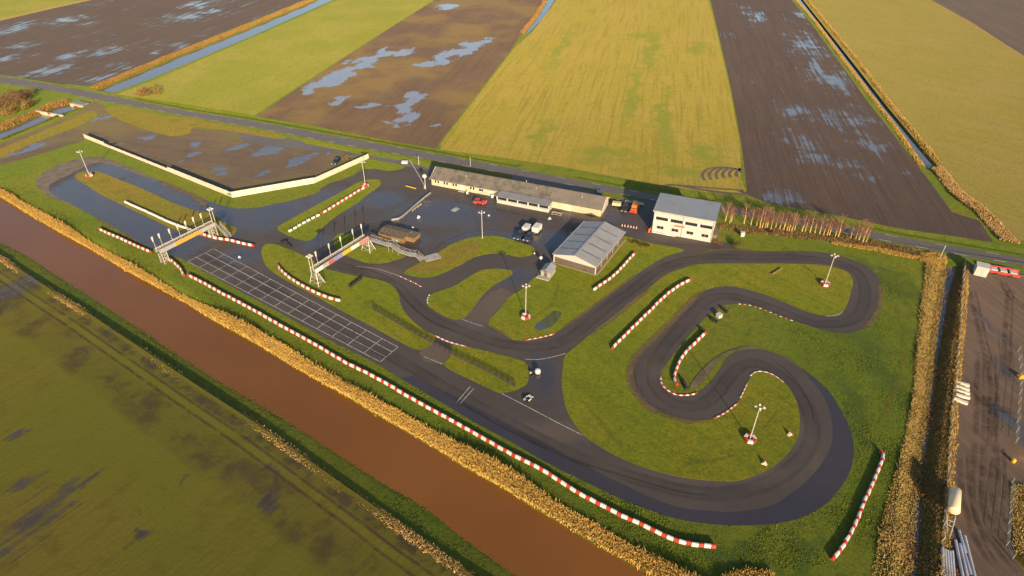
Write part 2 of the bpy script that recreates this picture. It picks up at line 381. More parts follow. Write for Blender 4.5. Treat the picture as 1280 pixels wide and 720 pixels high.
ms_W = soil('olive_wet_pasture_soil', (.088,.086,.013), (.098,.084,.017), [(75,618,26,34),(108,600,20,22),(40,650,32,30),(20,622,24,20),(62,650,20,28),(90,630,18,18),(10,540,14,14),(120,592,10,8),(180,655,8,10),(220,625,8,8),(385,520,14,6),(400,545,30,10),(0,370,40,30),(40,345,50,16),(140,400,30,8),(330,610,22,10),(120,436,20,6),(160,440,10,4),(20,540,14,6),(310,548,16,9)], CANAL_ROW, thr=(.66,.8), streak_scale=(1.0,26,1), pool=.75, water=(.040,.028,.026), rough=.85, spec=.1, ior=1.4, noisew=.8, soft=.8, rowvis=.4, mott=.8, green=(.078,.084,.013))
bA_l = [G(-330,63), G(-200,0)]
fld('ploughed_field', ext(GP([(-240,60),(-60,60)]), None, 0), [G(0,0)], ms_A) if False else None
A_right = far_line([(112,108),(315,26),(378,1)]); 
sheet('ploughed_field', [G(-330,50), G(0,93), G(75,104)] + A_right + [G(-60,-80), G(-900,-60)], .012, ms_A)
sheet('pasture_beyond', [G(-700,110), G(0,25), G(60,11), G(110,0), G(190,-20), G(260,-60), G(-500,-100)], .020, mg_B)
strip('grass_margin', ext(GP([(0,25),(60,11),(110,0)]), 400, 700), 4.5, .030, grass('golden_margin', (.22,.15,.05), (.24,.17,.06), (.18,.13,.04)))
B_left = far_line([(146,118),(195,99),(325,43),(419,1)])
B_right = far_line([(318,144),(370,110),(437,67),(495,30),(541,1)])
sheet('wheat_field', B_left + B_right[::-1] + [G(250,133), G(190,124)], .012, mg_B)
C_right_low = GP([(546,186),(551,176),(640,61),(650,45)])
C_right = ext(GP([(546,186),(551,176),(640,61),(652,42),(682,1)]), None, 1400)
sheet('flooded_field', GP([(320,145.5),(371,111),(438,67),(496,30),(542,1)]) + [far_line([(496,30),(542,1)])[-1]] + C_right[::-1] + GP([(480,175),(400,159)]), .015, ms_C)
D_left = GP([(549,187),(553,177),(642,61),(661,44)]) + far_line([(663,43),(694,2)])[0:]
D_right = far_line([(926,222),(925,180),(912,110),(890,15),(886,0)])
sheet('stubble_field', D_left + D_right[::-1] + GP([(933,243),(880,240),(800,227),(700,208),(620,196)]), .012, mg_D)
E_right = far_line([(1242,303),(1224,276),(1190,265),(1165,231),(1140,198),(1112,162),(1083,125),(1045,72),(1013,28),(990,1)])
E_left = far_line([(915,236),(934,240),(927,180),(914,110),(892,15),(888,0)])
sheet('striped_field', E_left + E_right[::-1] + GP([(1190,295),(1120,285),(1040,268),(960,254)]), .018, ms_E)
F_left = far_line([(1285,300),(1250,300),(1215,262),(1178,214),(1150,182),(1108,132),(1075,90),(1045,52),(1010,8)])
F_right = far_line([(1420,150),(1280,72),(1210,27),(1163,1)])
sheet('pasture_field', F_left + F_right[::-1] + GP([(1460,330)]), .012, mg_F)
sheet('dark_field', far_line([(1422,150),(1282,72),(1212,27),(1165,1)]) + [G(2600,-60), G(1900,200)], .012, ms_G)
strip('field_edge', far_line([(1421,150),(1281,72),(1211,27),(1164,1)])[:5], 1.6, .030, MATS['golden_margin'])
# near field across the canal, with the wet track on its edge
crest = ext(GP([(0,320),(62,361),(110,391),(170,431),(205,454),(250,484),(320,529),(370,564),(420,599),(470,634),(510,664),(560,698),(605,728)]), 90, 40)
sheet('wet_pasture', crest + [G(500,1100), G(-700,900), G(-700,300)], .012, ms_W)
m_mudtrack = soil('mud_track_soil', (.070,.052,.030), (.085,.066,.034), None, heading(G(170,431), G(420,599)) - math.pi/2, thr=(.56,.7), streak_scale=(.5, 30, 1), rough=.6)
d_mud = decal_mat('wet_mud_stain', (.066,.052,.034), .7, .6, .22, .42, .62); d_rut = decal_mat('mud_rut', (.062,.046,.034), .6, .7, .4, .3, .62); d_yard = decal_mat('yard_rut', (.075,.052,.039), .5, .7, .3, .35, .65)
cr2 = resample(crest, 4.0)
soft_strip('mud_track', offset(cr2, -1.9), 2.6, .022, d_mud)
soft_strip('mud_track', offset(cr2, -3.4), .7, .026, d_rut); soft_strip('mud_track', offset(cr2, -5.2), .7, .026, d_rut); soft_strip('mud_stain', offset(cr2, -9), 9, .018, decal_mat('field_mud_stain', (.080,.062,.036), .7, .8, .09, .44, .66))

# ------------------------------------------------------------------ roads and the track
m_road = asphalt('road_asphalt', (.078,.070,.070), (.090,.080,.074), amount=.6)
sheet('main_road', road_up + road_lo[::-1], .030, m_road)
m_white_line = plain('road_line_paint', (.62,.60,.55), .7, var=.2, scale=3)
lm = MB(); cl = offset(road_lo, .35); rs = resample(cl, 3.0)
for i in range(0, len(rs)-1, 3): strip('x', [rs[i], rs[i+1]], .16, .036, None, build=False, mb=lm)
cu = resample(offset(road_up, -.35), 3.0)
for i in range(0, len(cu)-1, 4): strip('x', [cu[i], cu[i+1]], .12, .036, None, build=False, mb=lm)
tag(lm.build('road_markings', m_white_line), kind='structure')
WET = [(560,265,110,26),(500,300,40,16),(640,300,70,16),(600,300,70,20),(740,270,60,14),(690,300,40,20),(760,290,40,8),(420,250,60,22),(84,238,36,30),(105,252,66,44),(140,270,76,42),(175,287,78,40),(215,307,70,36),(145,212,60,20),(190,230,80,26),(240,252,86,30),(290,272,84,30),(340,262,70,26),(300,320,40,12),(330,275,50,20),(395,300,30,14),(480,250,40,16),(680,470,24,40),(640,345,40,16),(520,300,26,16)]
DRY = [(480,340,36,12),(590,395,30,30),(620,375,20,24),(855,295,60,10),(545,435,14,14),(820,470,20,36),(900,590,160,24),(1010,560,24,50),(700,540,90,20)]
m_asph = asphalt('track_asphalt', (.048,.039,.036), (.060,.049,.043), WET, dry=DRY, amount=.25, drycol=(.076,.060,.050))
A = [(44,229),(50,236),(62,245),(87,255),(120,272),(150,289),(175,304),(200,315),(228,324),(250,336),(300,364),(320,374.5),(370,402),(420,430),(470,454),(495,470),(545,499),(595,529),(640,553),(677,575),(727,600),(777,624),(815,639),(852,650),(890,655.5),(920,657),(960,656),(985,652),(1010,644),(1035,628),(1052,608),(1062,590),(1067,570),(1066,550),(1060,530),(1048,507),(1034,487),(1017,472),(1000,459.5),(978,446),(961,439),(944,436),(930,438),(916,442),(907,449),(899,463),(890,475),(880,485),(871,490.5),(866,493),(854,494),(844,493),(835,488),(828,482),(826,475),(827,464),(835,452),(845,439),(854,428),(866,414),(878,401),(887,393),(897,386),(907,381.5),(923,380),(935,381),(952,386),(969,393),(985,399),(1010,407),(1030,413),(1055,417),(1072,414),(1085,406),(1095,392),(1100,373),(1100,355),(1095,344),(1085,334),(1069,326),(1047,319),(1025,315.5),(1000,314),(949,314),(925,311.5),(908,304)]
A2 = [(898,300),(890,285),(868,262),(822,251.5),(800,249.5),(782,248.5),(775,250),(764,252),(758,256),(740,248),(690,240),(640,234),(590,226),(546,217),(540,214),(538,208),(528,203),(512,203),(506,208),(490,214),(470,211.5),(455,211),(446,216),(441,220),(425,225),(412,229),(401,235.5),(399,240),(382,246),(357,252.5),(320,260),(295,261),(270,255),(245,245),(219,234),(195,223.5),(180,217.5),(159,208),(140,201),(126,198),(107,198),(90,201),(70,208),(54,218),(46,225)]
sheet('race_track', smooth(GP(A), False, 4) + GP(A2), .024, m_asph)
# dried mud round the outside of the hairpin, newer asphalt outside the long bend, run-off patches
m_tan = plain('dried_mud_asphalt', (.205,.160,.110), .85, var=.18, scale=.4)
tan_o = [(110,266),(92,257.5),(66,247.5),(52,239),(44,229),(47,222),(53,217),(70,207),(90,200.5),(107,197),(126,196.8),(140,200.5),(160,208.8),(182,218.5),(200,227)]
tan_i = [(198,227),(182,221.5),(160,213.5),(143,207),(125,203.5),(107,208),(96,214),(80,221.5),(67,228),(61,234),(64,241),(76,249),(95,258)]
sheet('dried_mud_verge', smooth(GP(tan_o), False, 3) + smooth(GP(tan_i), False, 3), .029, m_tan)
m_new = asphalt('newer_asphalt', (.028,.027,.036), (.034,.032,.040), amount=.6, rough=.5)
newp = [(500,473),(545,499.6),(595,529.6),(640,553.6),(677,575.5),(727,600.5),(777,624.6),(815,639.4),(852,650.4),(890,655.8),(920,657.2),(960,656.2),(985,652.2),(1010,644.2),(1035,628.2),(1052,608),(1062,590),(1067,570),(1066,550),(1060,530),(1048,507),(1034,487),(1017,472),(1004,462)]
newi = [(1005,465),(1016,478),(1031,498),(1038,518),(1041,545),(1037,562),(1027,580),(1010,600),(985,620),(960,634),(915,640),(890,639),(852,635),(815,622.5),(790,611),(752,592.5),(715,573),(677,551.5),(640,533),(600,512),(550,487),(515,470)]
sheet('track_widening', smooth(GP([(x, y-.6) for x, y in newp]), False, 3) + smooth(GP(newi), False, 3), .029, m_new)
m_gravel = plain('trodden_runoff', (.13,.105,.055), .85, var=.22, scale=.35)
m_patch = asphalt('crossing_asphalt', (.085,.066,.052), (.075,.058,.048), amount=.1)
def gp(*p): return GP(p)
sheet('crossing_strip', gp((539,429.5),(558,437),(566,445),(554,456.5),(530,452),(524,440)), .032, m_patch)
sheet('crossing_strip', gp((627,360),(640,366),(624,387),(609,405),(584,396.5),(596,383),(607,370)), .032, m_patch)
m_drive = asphalt('access_asphalt', (.085,.078,.078), (.070,.066,.068), amount=.4)
sheet('access_road', smooth(gp((300,166),(345,170),(382,178),(445,191),(500,200.5),(540,208),(545,214),(530,212),(500,207),(462,198),(440,194),(400,189),(350,184),(310,178)), True, 3), .036, m_drive)
# mud lot behind the white wall
LOTP = [(190,170,14,3),(240,183,20,4),(245,194,18,4),(270,212,14,8),(300,180,26,6),(345,185,22,7),(225,207,8,3),(370,200,30,5),(105,153,9,4),(62,168,14,3),(20,194,30,3),(35,185,40,3),(130,148,20,3),(330,215,26,6),(410,190,24,4)]
ms_lot = soil('lot_mud', (.100,.068,.036), (.068,.050,.034), LOTP, R(75), thr=(.54,.70), streak_scale=(4, 16, 1), pool=1.2, green=(.095,.080,.020), water=(.045,.042,.05), rough=.6, noisew=.7, soft=.9)
sheet('mud_lot', gp((118,126),(132,133),(175,160),(215,171),(240,160),(300,164),(345,172),(400,188),(445,196),(455,199),(392,229),(290,246.5),(210,216),(106,173),(60,188),(0,206),(-40,216),(-60,205),(0,180),(60,156),(100,140)), .020, ms_lot)
m_path_and_shade = soil('path_mud_and_wall_shade', (.07,.055,.036), (.085,.066,.042), None, R(-60), thr=(.6,.75))  # mud of the path, also the painted shade tone behind the white wall
sheet('wall_shade_strip', gp((106,172),(131,182),(211,214),(290,246),(300,244),(306,238),(290,236),(262,226),(212,203),(150,176),(116,163)), .032, m_path_and_shade)  # dark sheet along the wall's back, painted in place of its cast shadow
sheet('dirt_path', gp((104,169),(112,172),(60,190),(0,207),(-30,216),(-30,209),(0,200),(60,182)), .026, m_path_and_shade)
sheet('grass_verge', smooth(gp((-20,196),(0,186),(30,174),(60,161),(95,146),(116,139),(122,144),(112,152),(85,163),(60,172),(30,184),(0,198),(-20,206)), True, 2), .044, m_dull, .04)
sheet('grass_verge', smooth(gp((133,134),(160,133.5),(190,141),(225,147.5),(320,163),(352,169),(357,173),(340,173),(290,164),(243,158.5),(238,166),(215,170.5),(175,159.5),(150,150),(135,141)), True, 2), .05, m_dull, .05)
sheet('grass_verge', gp((378,174.5),(384,173.5),(445,185.5),(520,198.5),(536,202),(536,210.5),(507,201.5),(445,192),(400,183),(380,179)), .05, m_island, .05)
sheet('grass_patch', smooth(gp((447,206),(460,199.5),(485,203),(506,208.5),(498,212),(487,214),(470,211.5),(455,211)), True, 3), .06, m_island, .06)
sheet('grass_strip', gp((540,203),(600,213.5),(700,231),(770,244),(775,248),(764,251),(757,254),(700,244),(640,233),(580,222),(548,214)), .05, grass('house_grass', (.10,.11,.014), (.12,.115,.02), (.07,.08,.014)), .05)
sheet('gravel_strip', gp((640,217),(690,226),(704,230),(752,242),(750,246),(700,236),(640,226)), .056, m_drive)
for k_, P_ in enumerate((((611,213.5),(626,216.5),(631,209.5),(617,207)),((644,219.5),(651,220.8),(656,214),(649,212.5)))): sheet('road_patch', gp(*P_), .034, m_drive)
LINE = [(235,318),(260,321),(380,385),(500,452),(600,510),(700,562),(800,600),(880,618),(940,612),(985,590),(1012,558),(1015,525),(998,492),(975,468),(950,455),(930,455),(912,470),(897,490),(880,504),(858,508),(835,500),(818,480),(818,455),(832,432),(850,412),(868,392),(888,373),(915,371),(945,378),(985,393),(1020,405),(1055,404),(1075,392),(1082,368),(1076,345),(1058,332),(1030,325),(990,321.5),(940,321.5),(890,321),(850,327),(820,339),(790,362),(760,383),(725,412),(700,428),(665,434),(620,428),(575,412),(540,397),(515,376),(500,360),(470,344),(430,333),(405,328)]
d_rub = decal_mat('tyre_rubber_trace', (.030,.025,.024), .17, .5, .1, .3, .65, .4)
lp = resample(smooth(GP(LINE), False, 4), 2.0)
soft_strip('rubber_line', lp, 3.4, .0405, d_rub); soft_strip('rubber_line', offset(lp, 1.2), .9, .0425, d_rub); soft_strip('rubber_line', offset(lp, -1.0), .9, .0435, d_rub)
d_skid = decal_mat('skid_trace', (.024,.021,.020), .35, .5, .5, .2, .6, .4)
for L in ([(700,570),(770,592),(850,615),(900,620)],[(560,495),(620,530),(690,566)],[(800,480),(806,500),(826,512),(850,516)],[(795,450),(793,470),(800,492)],[(960,446),(990,470),(1012,505),(1020,540)],[(880,360.5),(870,378),(850,398),(830,418)],[(490,352),(512,380),(540,402),(580,418)],[(560,250),(600,258),(650,268),(700,280)],[(520,330),(560,300),(600,288),(650,290)],[(820,305),(870,307),(930,316)]): soft_strip('skid_mark', resample(smooth(GP(L), False, 6), 1.0), .45, .0445, d_skid)
d_worn = decal_mat('worn_track_edge', (.135,.100,.062), .85, .85, .5, .3, .6)
for L, w_ in (([(838,522),(815,512),(798,496),(789,480),(787.5,464),(792,450),(803,437),(820,421),(840,402),(858,383),(872,369.5),(886,361.5)], 2.0), ([(820,515),(838,521),(858,526.5),(876,526.5),(891,524)], 1.4), ([(1100,350),(1100.5,372),(1096,390),(1087,404),(1073,414)], 1.6), ([(735,421),(760,402.5),(790,378),(815,358.5)], 1.6), ([(1004,460),(980,446),(960,438)], 1.0), ([(195,226),(220,236),(247,249),(262,262)], 2.5), ([(120,273),(150,290),(175,305)], 1.4), ([(640,425),(610,404)], 1.0), ([(870,318),(900,312),(950,314)], 1.4), ([(700,412),(730,391.5),(760,369),(800,339.5)], 1.0)):
    soft_strip('worn_edge', resample(smooth(GP(L), False, 5), 1.2), w_, .082, d_worn)
d_trod = decal_mat('trodden_grass', (.150,.125,.030), .4, .85, .4, .35, .65)
for L, w_ in (([(935,560),(900,575),(868,578),(840,588)], 1.0), ([(975,510),(960,530),(940,548)], .9), ([(1010,430),(1012,460),(1005,478)], 2.2), ([(860,520),(855,560)], .8), ([(1120,380),(1130,440),(1100,540)], 1.5), ([(700,345),(690,380),(660,400)], 1.2), ([(445,390),(470,375),(490,385)], 1.5), ([(780,340),(750,365)], 2.5), ([(730,500),(760,540),(800,575)], 1.6), ([(820,440),(800,470)], .8)): soft_strip('trodden_path', resample(smooth(GP(L), False, 5), 1.5), w_, .088, d_trod)
# grass islands
ISL = {
 'left': [(94,222),(97,217),(107,214.5),(125,215.5),(150,225),(180,237),(212,252),(240,262),(265,268),(282,279),(295,285.5),(294,291),(285,297),(262,296.5),(240,293),(220,288),(187,272.5),(155,257.5),(125,242.5),(107,231)],
 'mid': [(347,284.5),(366,273),(395,257),(432,237),(446,229),(460,225),(471,224.5),(476,227.5),(474,233),(460,243),(445,255),(420,270.5),(402,286),(393,297),(385,301),(372,299),(357,293)],
 'grid': [(327,313),(331,306),(342,305),(357,310),(372,316),(390,325),(405,335),(420,339),(445,345),(470,349),(487,355),(497,365),(500,376),(504,387),(515,400),(532,414),(543,419.5),(543,427),(532,435),(520,437),(500,427.5),(470,411),(432,391),(395,370.5),(357,350),(335,335),(328,322)],
 'fence': [(566,431),(590,435),(609,439),(627,444),(646,449),(656,453),(660,460),(661,469),(659,479),(652,484),(644,488),(629,491),(619,489.5),(595,478),(570,466),(555,456),(563,445)],
 'tri': [(416,302),(421,294),(432,292),(450,298),(470,306.5),(490,311),(508,319),(492,326),(480,329),(460,329),(440,322.5),(425,315)],
 'pad1': [(505,340),(526,328),(543,319),(560,308),(578,300),(596,296),(617,295),(634,298),(652,304),(664,308),(668.5,313),(666,318),(655,321),(646,321),(631,318),(617,317),(603,319),(590,323),(574,332),(557,340),(543,345.5),(529,347),(515,345)],
 'pad2': [(535,382),(533.6,375),(538,369),(552,363),(569,357),(586,346),(600,339),(614,336),(631,337),(640,339),(638.5,345),(627,351),(614,359),(603,370),(593,383),(584,394),(576,398.5),(567,399),(555,395),(545,389)],
 'hall': [(610,404),(624,387),(638,370),(652,362),(668,347),(680,336),(694,326),(715,312),(740,299),(775,295.5),(792,298),(815,304.5),(855,312.5),(830,321.5),(800,340),(760,370),(730,392),(700,412),(686,420),(672,424),(655,425.5),(640,424),(622,413)],
 'mid_big': [(706,445),(703,461),(702,477),(704,495),(710,517),(725,539),(740,552),(765,567),(790,579),(820,589),(852,596.5),(877,600),(905,601.5),(927,600),(960,587),(980,572),(992,557),(999,540),(999,515),(994,498),(984,482),(972,472),(961,466),(949,464),(942,466),(934.6,477.5),(929,491),(920,506),(908,515),(891,523.5),(876,525.6),(859,525.6),(838,520),(815,511),(797.5,495),(789,483),(786.4,469),(790,452),(799,442),(811,430),(825,417),(838.6,404),(849,392),(861,380),(875,367),(887,361),(902,358),(920,358.5),(940,363.5),(960,369.5),(985,380),(1010,390),(1035,395),(1050,392),(1057,385),(1062,372),(1066,352),(1060,341),(1042,334),(1022,331),(990,329.7),(960,329.5),(880,330),(855,335),(830,345),(800,370),(780,385),(755,404),(735,420),(715,437)],
}
for k, p in ISL.items():
    sheet('grass_island', smooth(GP(p), True, 4), .07, m_dull if k == 'left' else m_island, .07)
sheet('runoff_patch', smooth(gp((899,450),(890,463),(878,477),(862,488),(866,476),(880,460),(895,447),(915,437),(935,433),(950,436),(930,437.4),(912,442)), True, 3), .078, m_gravel)
sheet('worn_grass', smooth(gp((510,338),(545,322),(578,304),(600,305),(590,320),(565,333),(540,341)), True, 3), .078, m_dull)
sheet('shallow_pool', smooth(gp((668,410),(672,404),(682,397),(692,389),(702,391),(698,400),(688,409),(676,413)), True, 3), .078, soil('shallow_puddle', (.06,.075,.03), (.05,.06,.03), [(684,402,16,9)], 0, pool=1.4, water=(.04,.05,.05)))
# start grid and thin painted lines
m_grid = plain('grid_paint', (.50,.48,.45), .7, var=.3, scale=2)
gA, gB, gC, gD = G(267,311), G(497.5,434), G(475.5,452.5), G(235,327)
gm = MB()
def q(u, v): return (gA.lerp(gB, u)).lerp(gD.lerp(gC, u), v)
for k, v in enumerate((0, .33, .68, 1)): strip('x', [q(0, v), q(1, v)], .24 if k == 1 else .14, .0365 + .0015*k, None, build=False, mb=gm)
for i in range(15): strip('x', [q(i/14, 0), q(i/14, 1)], .15, .0345, None, build=False, mb=gm)
tag(gm.build('start_grid_markings', m_grid), kind='structure')
lm = MB()
for L in ([(656,449),(672,449.5),(690,446.5),(707,442)], [(627,492),(660,509),(700,530),(728,544)], [(575,398),(592,404.5),(604,408)], [(530,446),(553,455)], [(860,335),(870,332.5),(885,330.5)], [(1046,336),(1056,340),(1062,345)], [(1033,395.5),(1047,394),(1053,390)],
          [(445,333),(470,336),(490,342),(497,344)], [(571,503),(588,483)], [(575,505),(592,486)]):
    strip('x', smooth(GP(L), False, 4), .14, .042, None, build=False, mb=lm)
tag(lm.build('track_lines', m_grid), kind='structure')
m_rut = soil('rut_mud', (.08,.058,.045), (.07,.052,.045), None, R(20), thr=(.5,.65), streak_scale=(.6, 8, 1))
for k in range(6):
    rm = smooth(gp((881+k*8, 226-k*1.0),(878+k*8.5, 218-k*.5),(886+k*8, 211),(904+k*4, 209+k*.6),(921+k*1.5, 211+k)), False, 4)
    strip('wheel_ruts', rm, 1.0, .034+.002*k, m_rut)
strip('wheel_ruts', smooth(gp((828,234),(840,231),(870,236),(905,241),(935,243)), False, 4), 1.3, .036, m_rut)
strip('wheel_ruts', smooth(gp((834,232),(850,231.5),(880,234.5),(930,238)), False, 4), 1.0, .038, m_rut)
# builders' yard on the right
ms_yard = soil('yard_mud', (.125,.086,.062), (.108,.076,.056), [(1270,470,20,60),(1250,520,16,40),(1275,560,10,30),(1230,400,4,60)], R(8), thr=(.60,.8), streak_scale=(1.6, 40, 1), pool=.7, rough=.7, soft=.9)
sheet('yard_ground', gp((1209,334),(1218,330),(1290,344),(1420,366),(1700,700),(1500,900),(1178,900),(1179,720),(1182,665),(1186,615),(1191,547),(1195,500),(1200,460),(1204,402)), .016, ms_yard)
sheet('gravel_drive', gp((1236,329),(1268,334),(1262,341),(1240,337)), .024, m_patch)
sheet('rough_grass', smooth(gp((1262,600),(1270,605),(1300,612),(1340,720),(1300,730),(1270,700),(1264,660)), True, 3), .03, grass('yard_rough', (.16,.12,.03), (.19,.12,.04), (.10,.085,.02)))
for L in ([(1219,548),(1216,600),(1217,630),(1226,660),(1248,690),(1275,722)], [(1233,548),(1230,590),(1230,625),(1240,655),(1262,685),(1290,714)], [(1222,440),(1221,510),(1219,550)], [(1237,440),(1236,500),(1233,550)], [(1250,350),(1262,372),(1290,392)], [(1212,360),(1225,420),(1238,480),(1236,560)], [(1200,560),(1202,610),(1214,660),(1240,712)], [(1245,545),(1247,600),(1244,640),(1255,670)], [(1260,360),(1256,420),(1254,480)], [(1206,470),(1230,505),(1280,520)]):
    q_ = resample(smooth(GP(L), False, 6), 1.0); soft_strip('wheel_rut', q_, 1.3, .030, d_yard); soft_strip('wheel_rut', offset(q_, 1.1), .8, .034, d_yard)
soft_strip('pale_sand', resample(GP([(1255,560),(1275,572),(1300,590)]), 1.0), 7, .036, decal_mat('dry_sand', (.30,.20,.12), .8, .9, .3, .3, .6))

# ------------------------------------------------------------------ reeds and scrub (uncountable)
def blades(name, lineA, lineB, n, hgt, wid, mat, seed, lean=.25, zmin=None, clump=0.0):
    rg = np.random.default_rng(seed); a = arr(lineA); b = arr(lineB)
    def at(P, t):
        L = np.r_[0, np.cumsum(np.hypot(*np.diff(P, axis=0).T))]; s = t*L[-1]
        return np.stack([np.interp(s, L, P[:,0]), np.interp(s, L, P[:,1])], 1)
    t = rg.random(n); s = rg.random(n)[:,None]; c = at(a, t)*(1-s) + at(b, t)*s + rg.normal(0, .18, (n,2))
    if clump:
        ph = np.sin(c[:,0]*.31+np.sin(c[:,1]*.23)*2)+np.sin(c[:,1]*.37+c[:,0]*.17+1)+.7*np.sin(c[:,0]*1.1-c[:,1]*.8)+rg.normal(0,1.1,n); keep = ph > -clump; c = c[keep]; n = len(c)
    z = height(c[:,0], c[:,1])
    if zmin is not None: z = np.maximum(z, zmin)
    hh = hgt*(.6+.6*rg.random(n))*(.75+.25*np.sin(c[:,0]*.35+c[:,1]*.21)); w = wid*(.6+.8*rg.random(n)); th = rg.random(n)*np.pi
    dx, dy = np.cos(th)*w/2, np.sin(th)*w/2; lx, ly = rg.normal(0, lean, n)*hh, rg.normal(0, lean, n)*hh
    V = np.zeros((n, 5, 3)); 
    V[:,0] = np.stack([c[:,0]-dx, c[:,1]-dy, z-.05], 1); V[:,1] = np.stack([c[:,0]+dx, c[:,1]+dy, z-.05], 1)
    V[:,2] = np.stack([c[:,0]+dx*1.1+lx*.4, c[:,1]+dy*1.1+ly*.4, z+hh*.65], 1); V[:,3] = np.stack([c[:,0]-dx*1.1+lx*.4, c[:,1]-dy*1.1+ly*.4, z+hh*.65], 1)
    V[:,4] = np.stack([c[:,0]+lx, c[:,1]+ly, z+hh], 1)
    me = bpy.data.meshes.new(name); me.vertices.add(n*5); me.vertices.foreach_set('co', V.astype(np.float32).ravel())
    base = np.arange(n)[:,None]*5; lo = np.concatenate([base+np.array([[0,1,2,3]]), base+np.array([[3,2,4]])], 1).ravel()
    me.loops.add(n*7); me.loops.foreach_set('vertex_index', lo.astype(np.int32)); me.polygons.add(n*2)
    st = (np.arange(n)[:,None]*7 + np.array([[0,4]])).ravel(); me.polygons.foreach_set('loop_start', st.astype(np.int32)); me.update(calc_edges=True)
    me.materials.append(mat); o = bpy.data.objects.new(name, me); COL.objects.link(o); o['kind'] = 'stuff'; return o
def reedmat(name, a, b, c):
    k = NM(name); f = k.noise(2.5, 2, .6); g = k.noise(.25, 3, .6)
    k.set(k.mix(k.math('MULTIPLY', k.step(g, .5, .7), .6), k.mix(k.step(f, .3, .7), a, b), c), .7, 0, .2, .5)
    k.put(k.b.inputs['Transmission Weight'], 0.0); MATS[name] = k.m; return k.m
m_reed = reedmat('golden_reed', (.46,.30,.080), (.38,.235,.06), (.27,.17,.045))
m_reed2 = reedmat('brown_reed', (.30,.185,.065), (.21,.135,.05), (.14,.11,.03))
m_reed3 = reedmat('rusty_brush', (.26,.12,.06), (.20,.10,.05), (.14,.08,.04))
m_bankg = reedmat('bank_grass', (.115,.118,.022), (.090,.098,.018), (.15,.11,.04))
reed_back = ext(GP([(0,238),(50,265),(100,295),(155,327),(190,347),(225,367),(265,388),(320,413),(357,434),(395,459),(432,482),(480,506),(520,527),(570,557),(640,592),(690,627),(722,645),(765,670),(795,688),(830,706),(864,724)]), 60, 12)
reed_front = offset(canal_R, .25); reed_front2 = [p.copy() for p in reed_front[1:-1]]
reed_front = [reed_front2[0] + (reed_front2[0]-reed_front2[1]).normalized()*60] + reed_front2 + [G(842,730)]
blades('reeds', reed_front, reed_back, 80000, 1.35, .13, m_reed, 1, .28, ZC)
blades('reeds', offset(crest, -1.1), offset(crest, .3), 46000, .5, .14, reedmat('tan_reed', (.50,.32,.13), (.40,.245,.095), (.25,.17,.06)), 2, .4, None)
blades('bank_grass', offset(crest, 1.2), offset(canal_L, .3), 12000, .14, .13, m_bankg, 3, .6, ZC, .2)
strip_l = GP([(1158,316),(1156,350),(1151,385),(1147,430),(1142,497),(1133,540),(1121,590),(1108,630),(1098,680),(1090,722)]); strip_l = ext(strip_l, None, 20)
blades('reeds', offset(ext(ditch_L[:-1], None, 20), .6), strip_l, 30000, .5, .12, reedmat('straw_reed', (.40,.28,.09), (.32,.22,.07), (.17,.14,.03)), 4, .5, ZD, .9)
blades('straw_grass', offset(ext(ditch_L[:-1], None, 20), 1.2), strip_l, 26000, .28, .14, reedmat('straw_pale', (.34,.25,.085), (.28,.20,.06), (.14,.13,.025)), 24, .6, ZD)
fence_px = [(1205,331),(1202,365),(1200,402),(1197,440),(1194,475),(1190,500),(1187,547),(1182,615),(1178,665),(1175,720)]
yard_line = ext(GP(fence_px), None, 20)
blades('scrub', ext(ditch_R[:-1], None, 20), offset(yard_line, -.1), 26000, .35, .12, m_reed2, 5, .4, ZD)
blades('scrub', ext(ditch_L[:-1], None, 20), ext(ditch_R[:-1], None, 20), 3500, .7, .10, m_reed3, 6, .5, ZD, -1.3)
blades('scrub', GP([(1205,331),(1200,402),(1190,500),(1182,615),(1175,722)]), offset(GP([(1205,331),(1200,402),(1190,500),(1182,615),(1175,722)]), .9), 7000, .7, .10, m_reed, 16, .4)
blades('reeds', offset(d1L, 1.0)[:-1], offset(d1L, 5.5)[:-1], 16000, .7, .22, reedmat('amber_reed', (.32,.18,.055), (.26,.145,.045), (.20,.12,.04)), 7, .25, ZS)
blades('reeds', offset(d3L, .6)[:-1], offset(d3L, 2.8)[:-1], 9000, .45, .2, m_reed, 8, .3, ZS)
blades('reeds', offset(d3R, -.4)[:-1], offset(d3R, -2.8)[:-1], 9000, .7, .2, m_reed, 9, .3, ZS)
blades('scrub', GP([(1165,212),(1190,244),(1220,266),(1250,300)]), GP([(1176,210),(1205,242),(1235,266),(1275,305)]), 9000, .9, .2, MATS['tan_reed'], 10, .4)
blades('reeds', offset(d2L, .4)[:-1], offset(d2L, 2.5)[:-1], 4000, .9, .25, MATS['amber_reed'], 11, .3, ZS)
blades('reeds', side_R[1:], offset(side_R, -2.2)[1:], 4000, .5, .2, m_bankg, 12, .4, ZS)
blades('reeds', offset(side_L, .2), offset(side_L, 4.5), 6000, .9, .2, MATS['amber_reed'], 13, .35, ZS)
tree_px = [(900,288),(930,292),(960,293),(1000,299),(1040,302),(1085,309),(1130,318),(1155,322)]
blades('scrub', GP(tree_px), offset(GP(tree_px), 4.0), 8000, .6, .16, reedmat('dry_brush', (.22,.14,.06), (.17,.11,.05), (.12,.10,.03)), 14, .5, None, .6)
blades('scrub', GP([(1040,303),(1085,310),(1130,319),(1158,323)]), offset(GP([(1040,303),(1085,310),(1130,319),(1158,323)]), -1.0), 4000, .8, .14, m_reed, 15, .4)
blades('reeds', GP([(905,722),(931,712),(965,718)]), GP([(900,740),(935,745),(970,740)]), 3500, 1.2, .12, m_reed, 17, .3)
blades('reeds', GP([(1150,318),(1165,316),(1182,322)]), GP([(1150,326),(1166,330),(1184,336)]), 2500, .9, .14, m_reed, 18, .3)

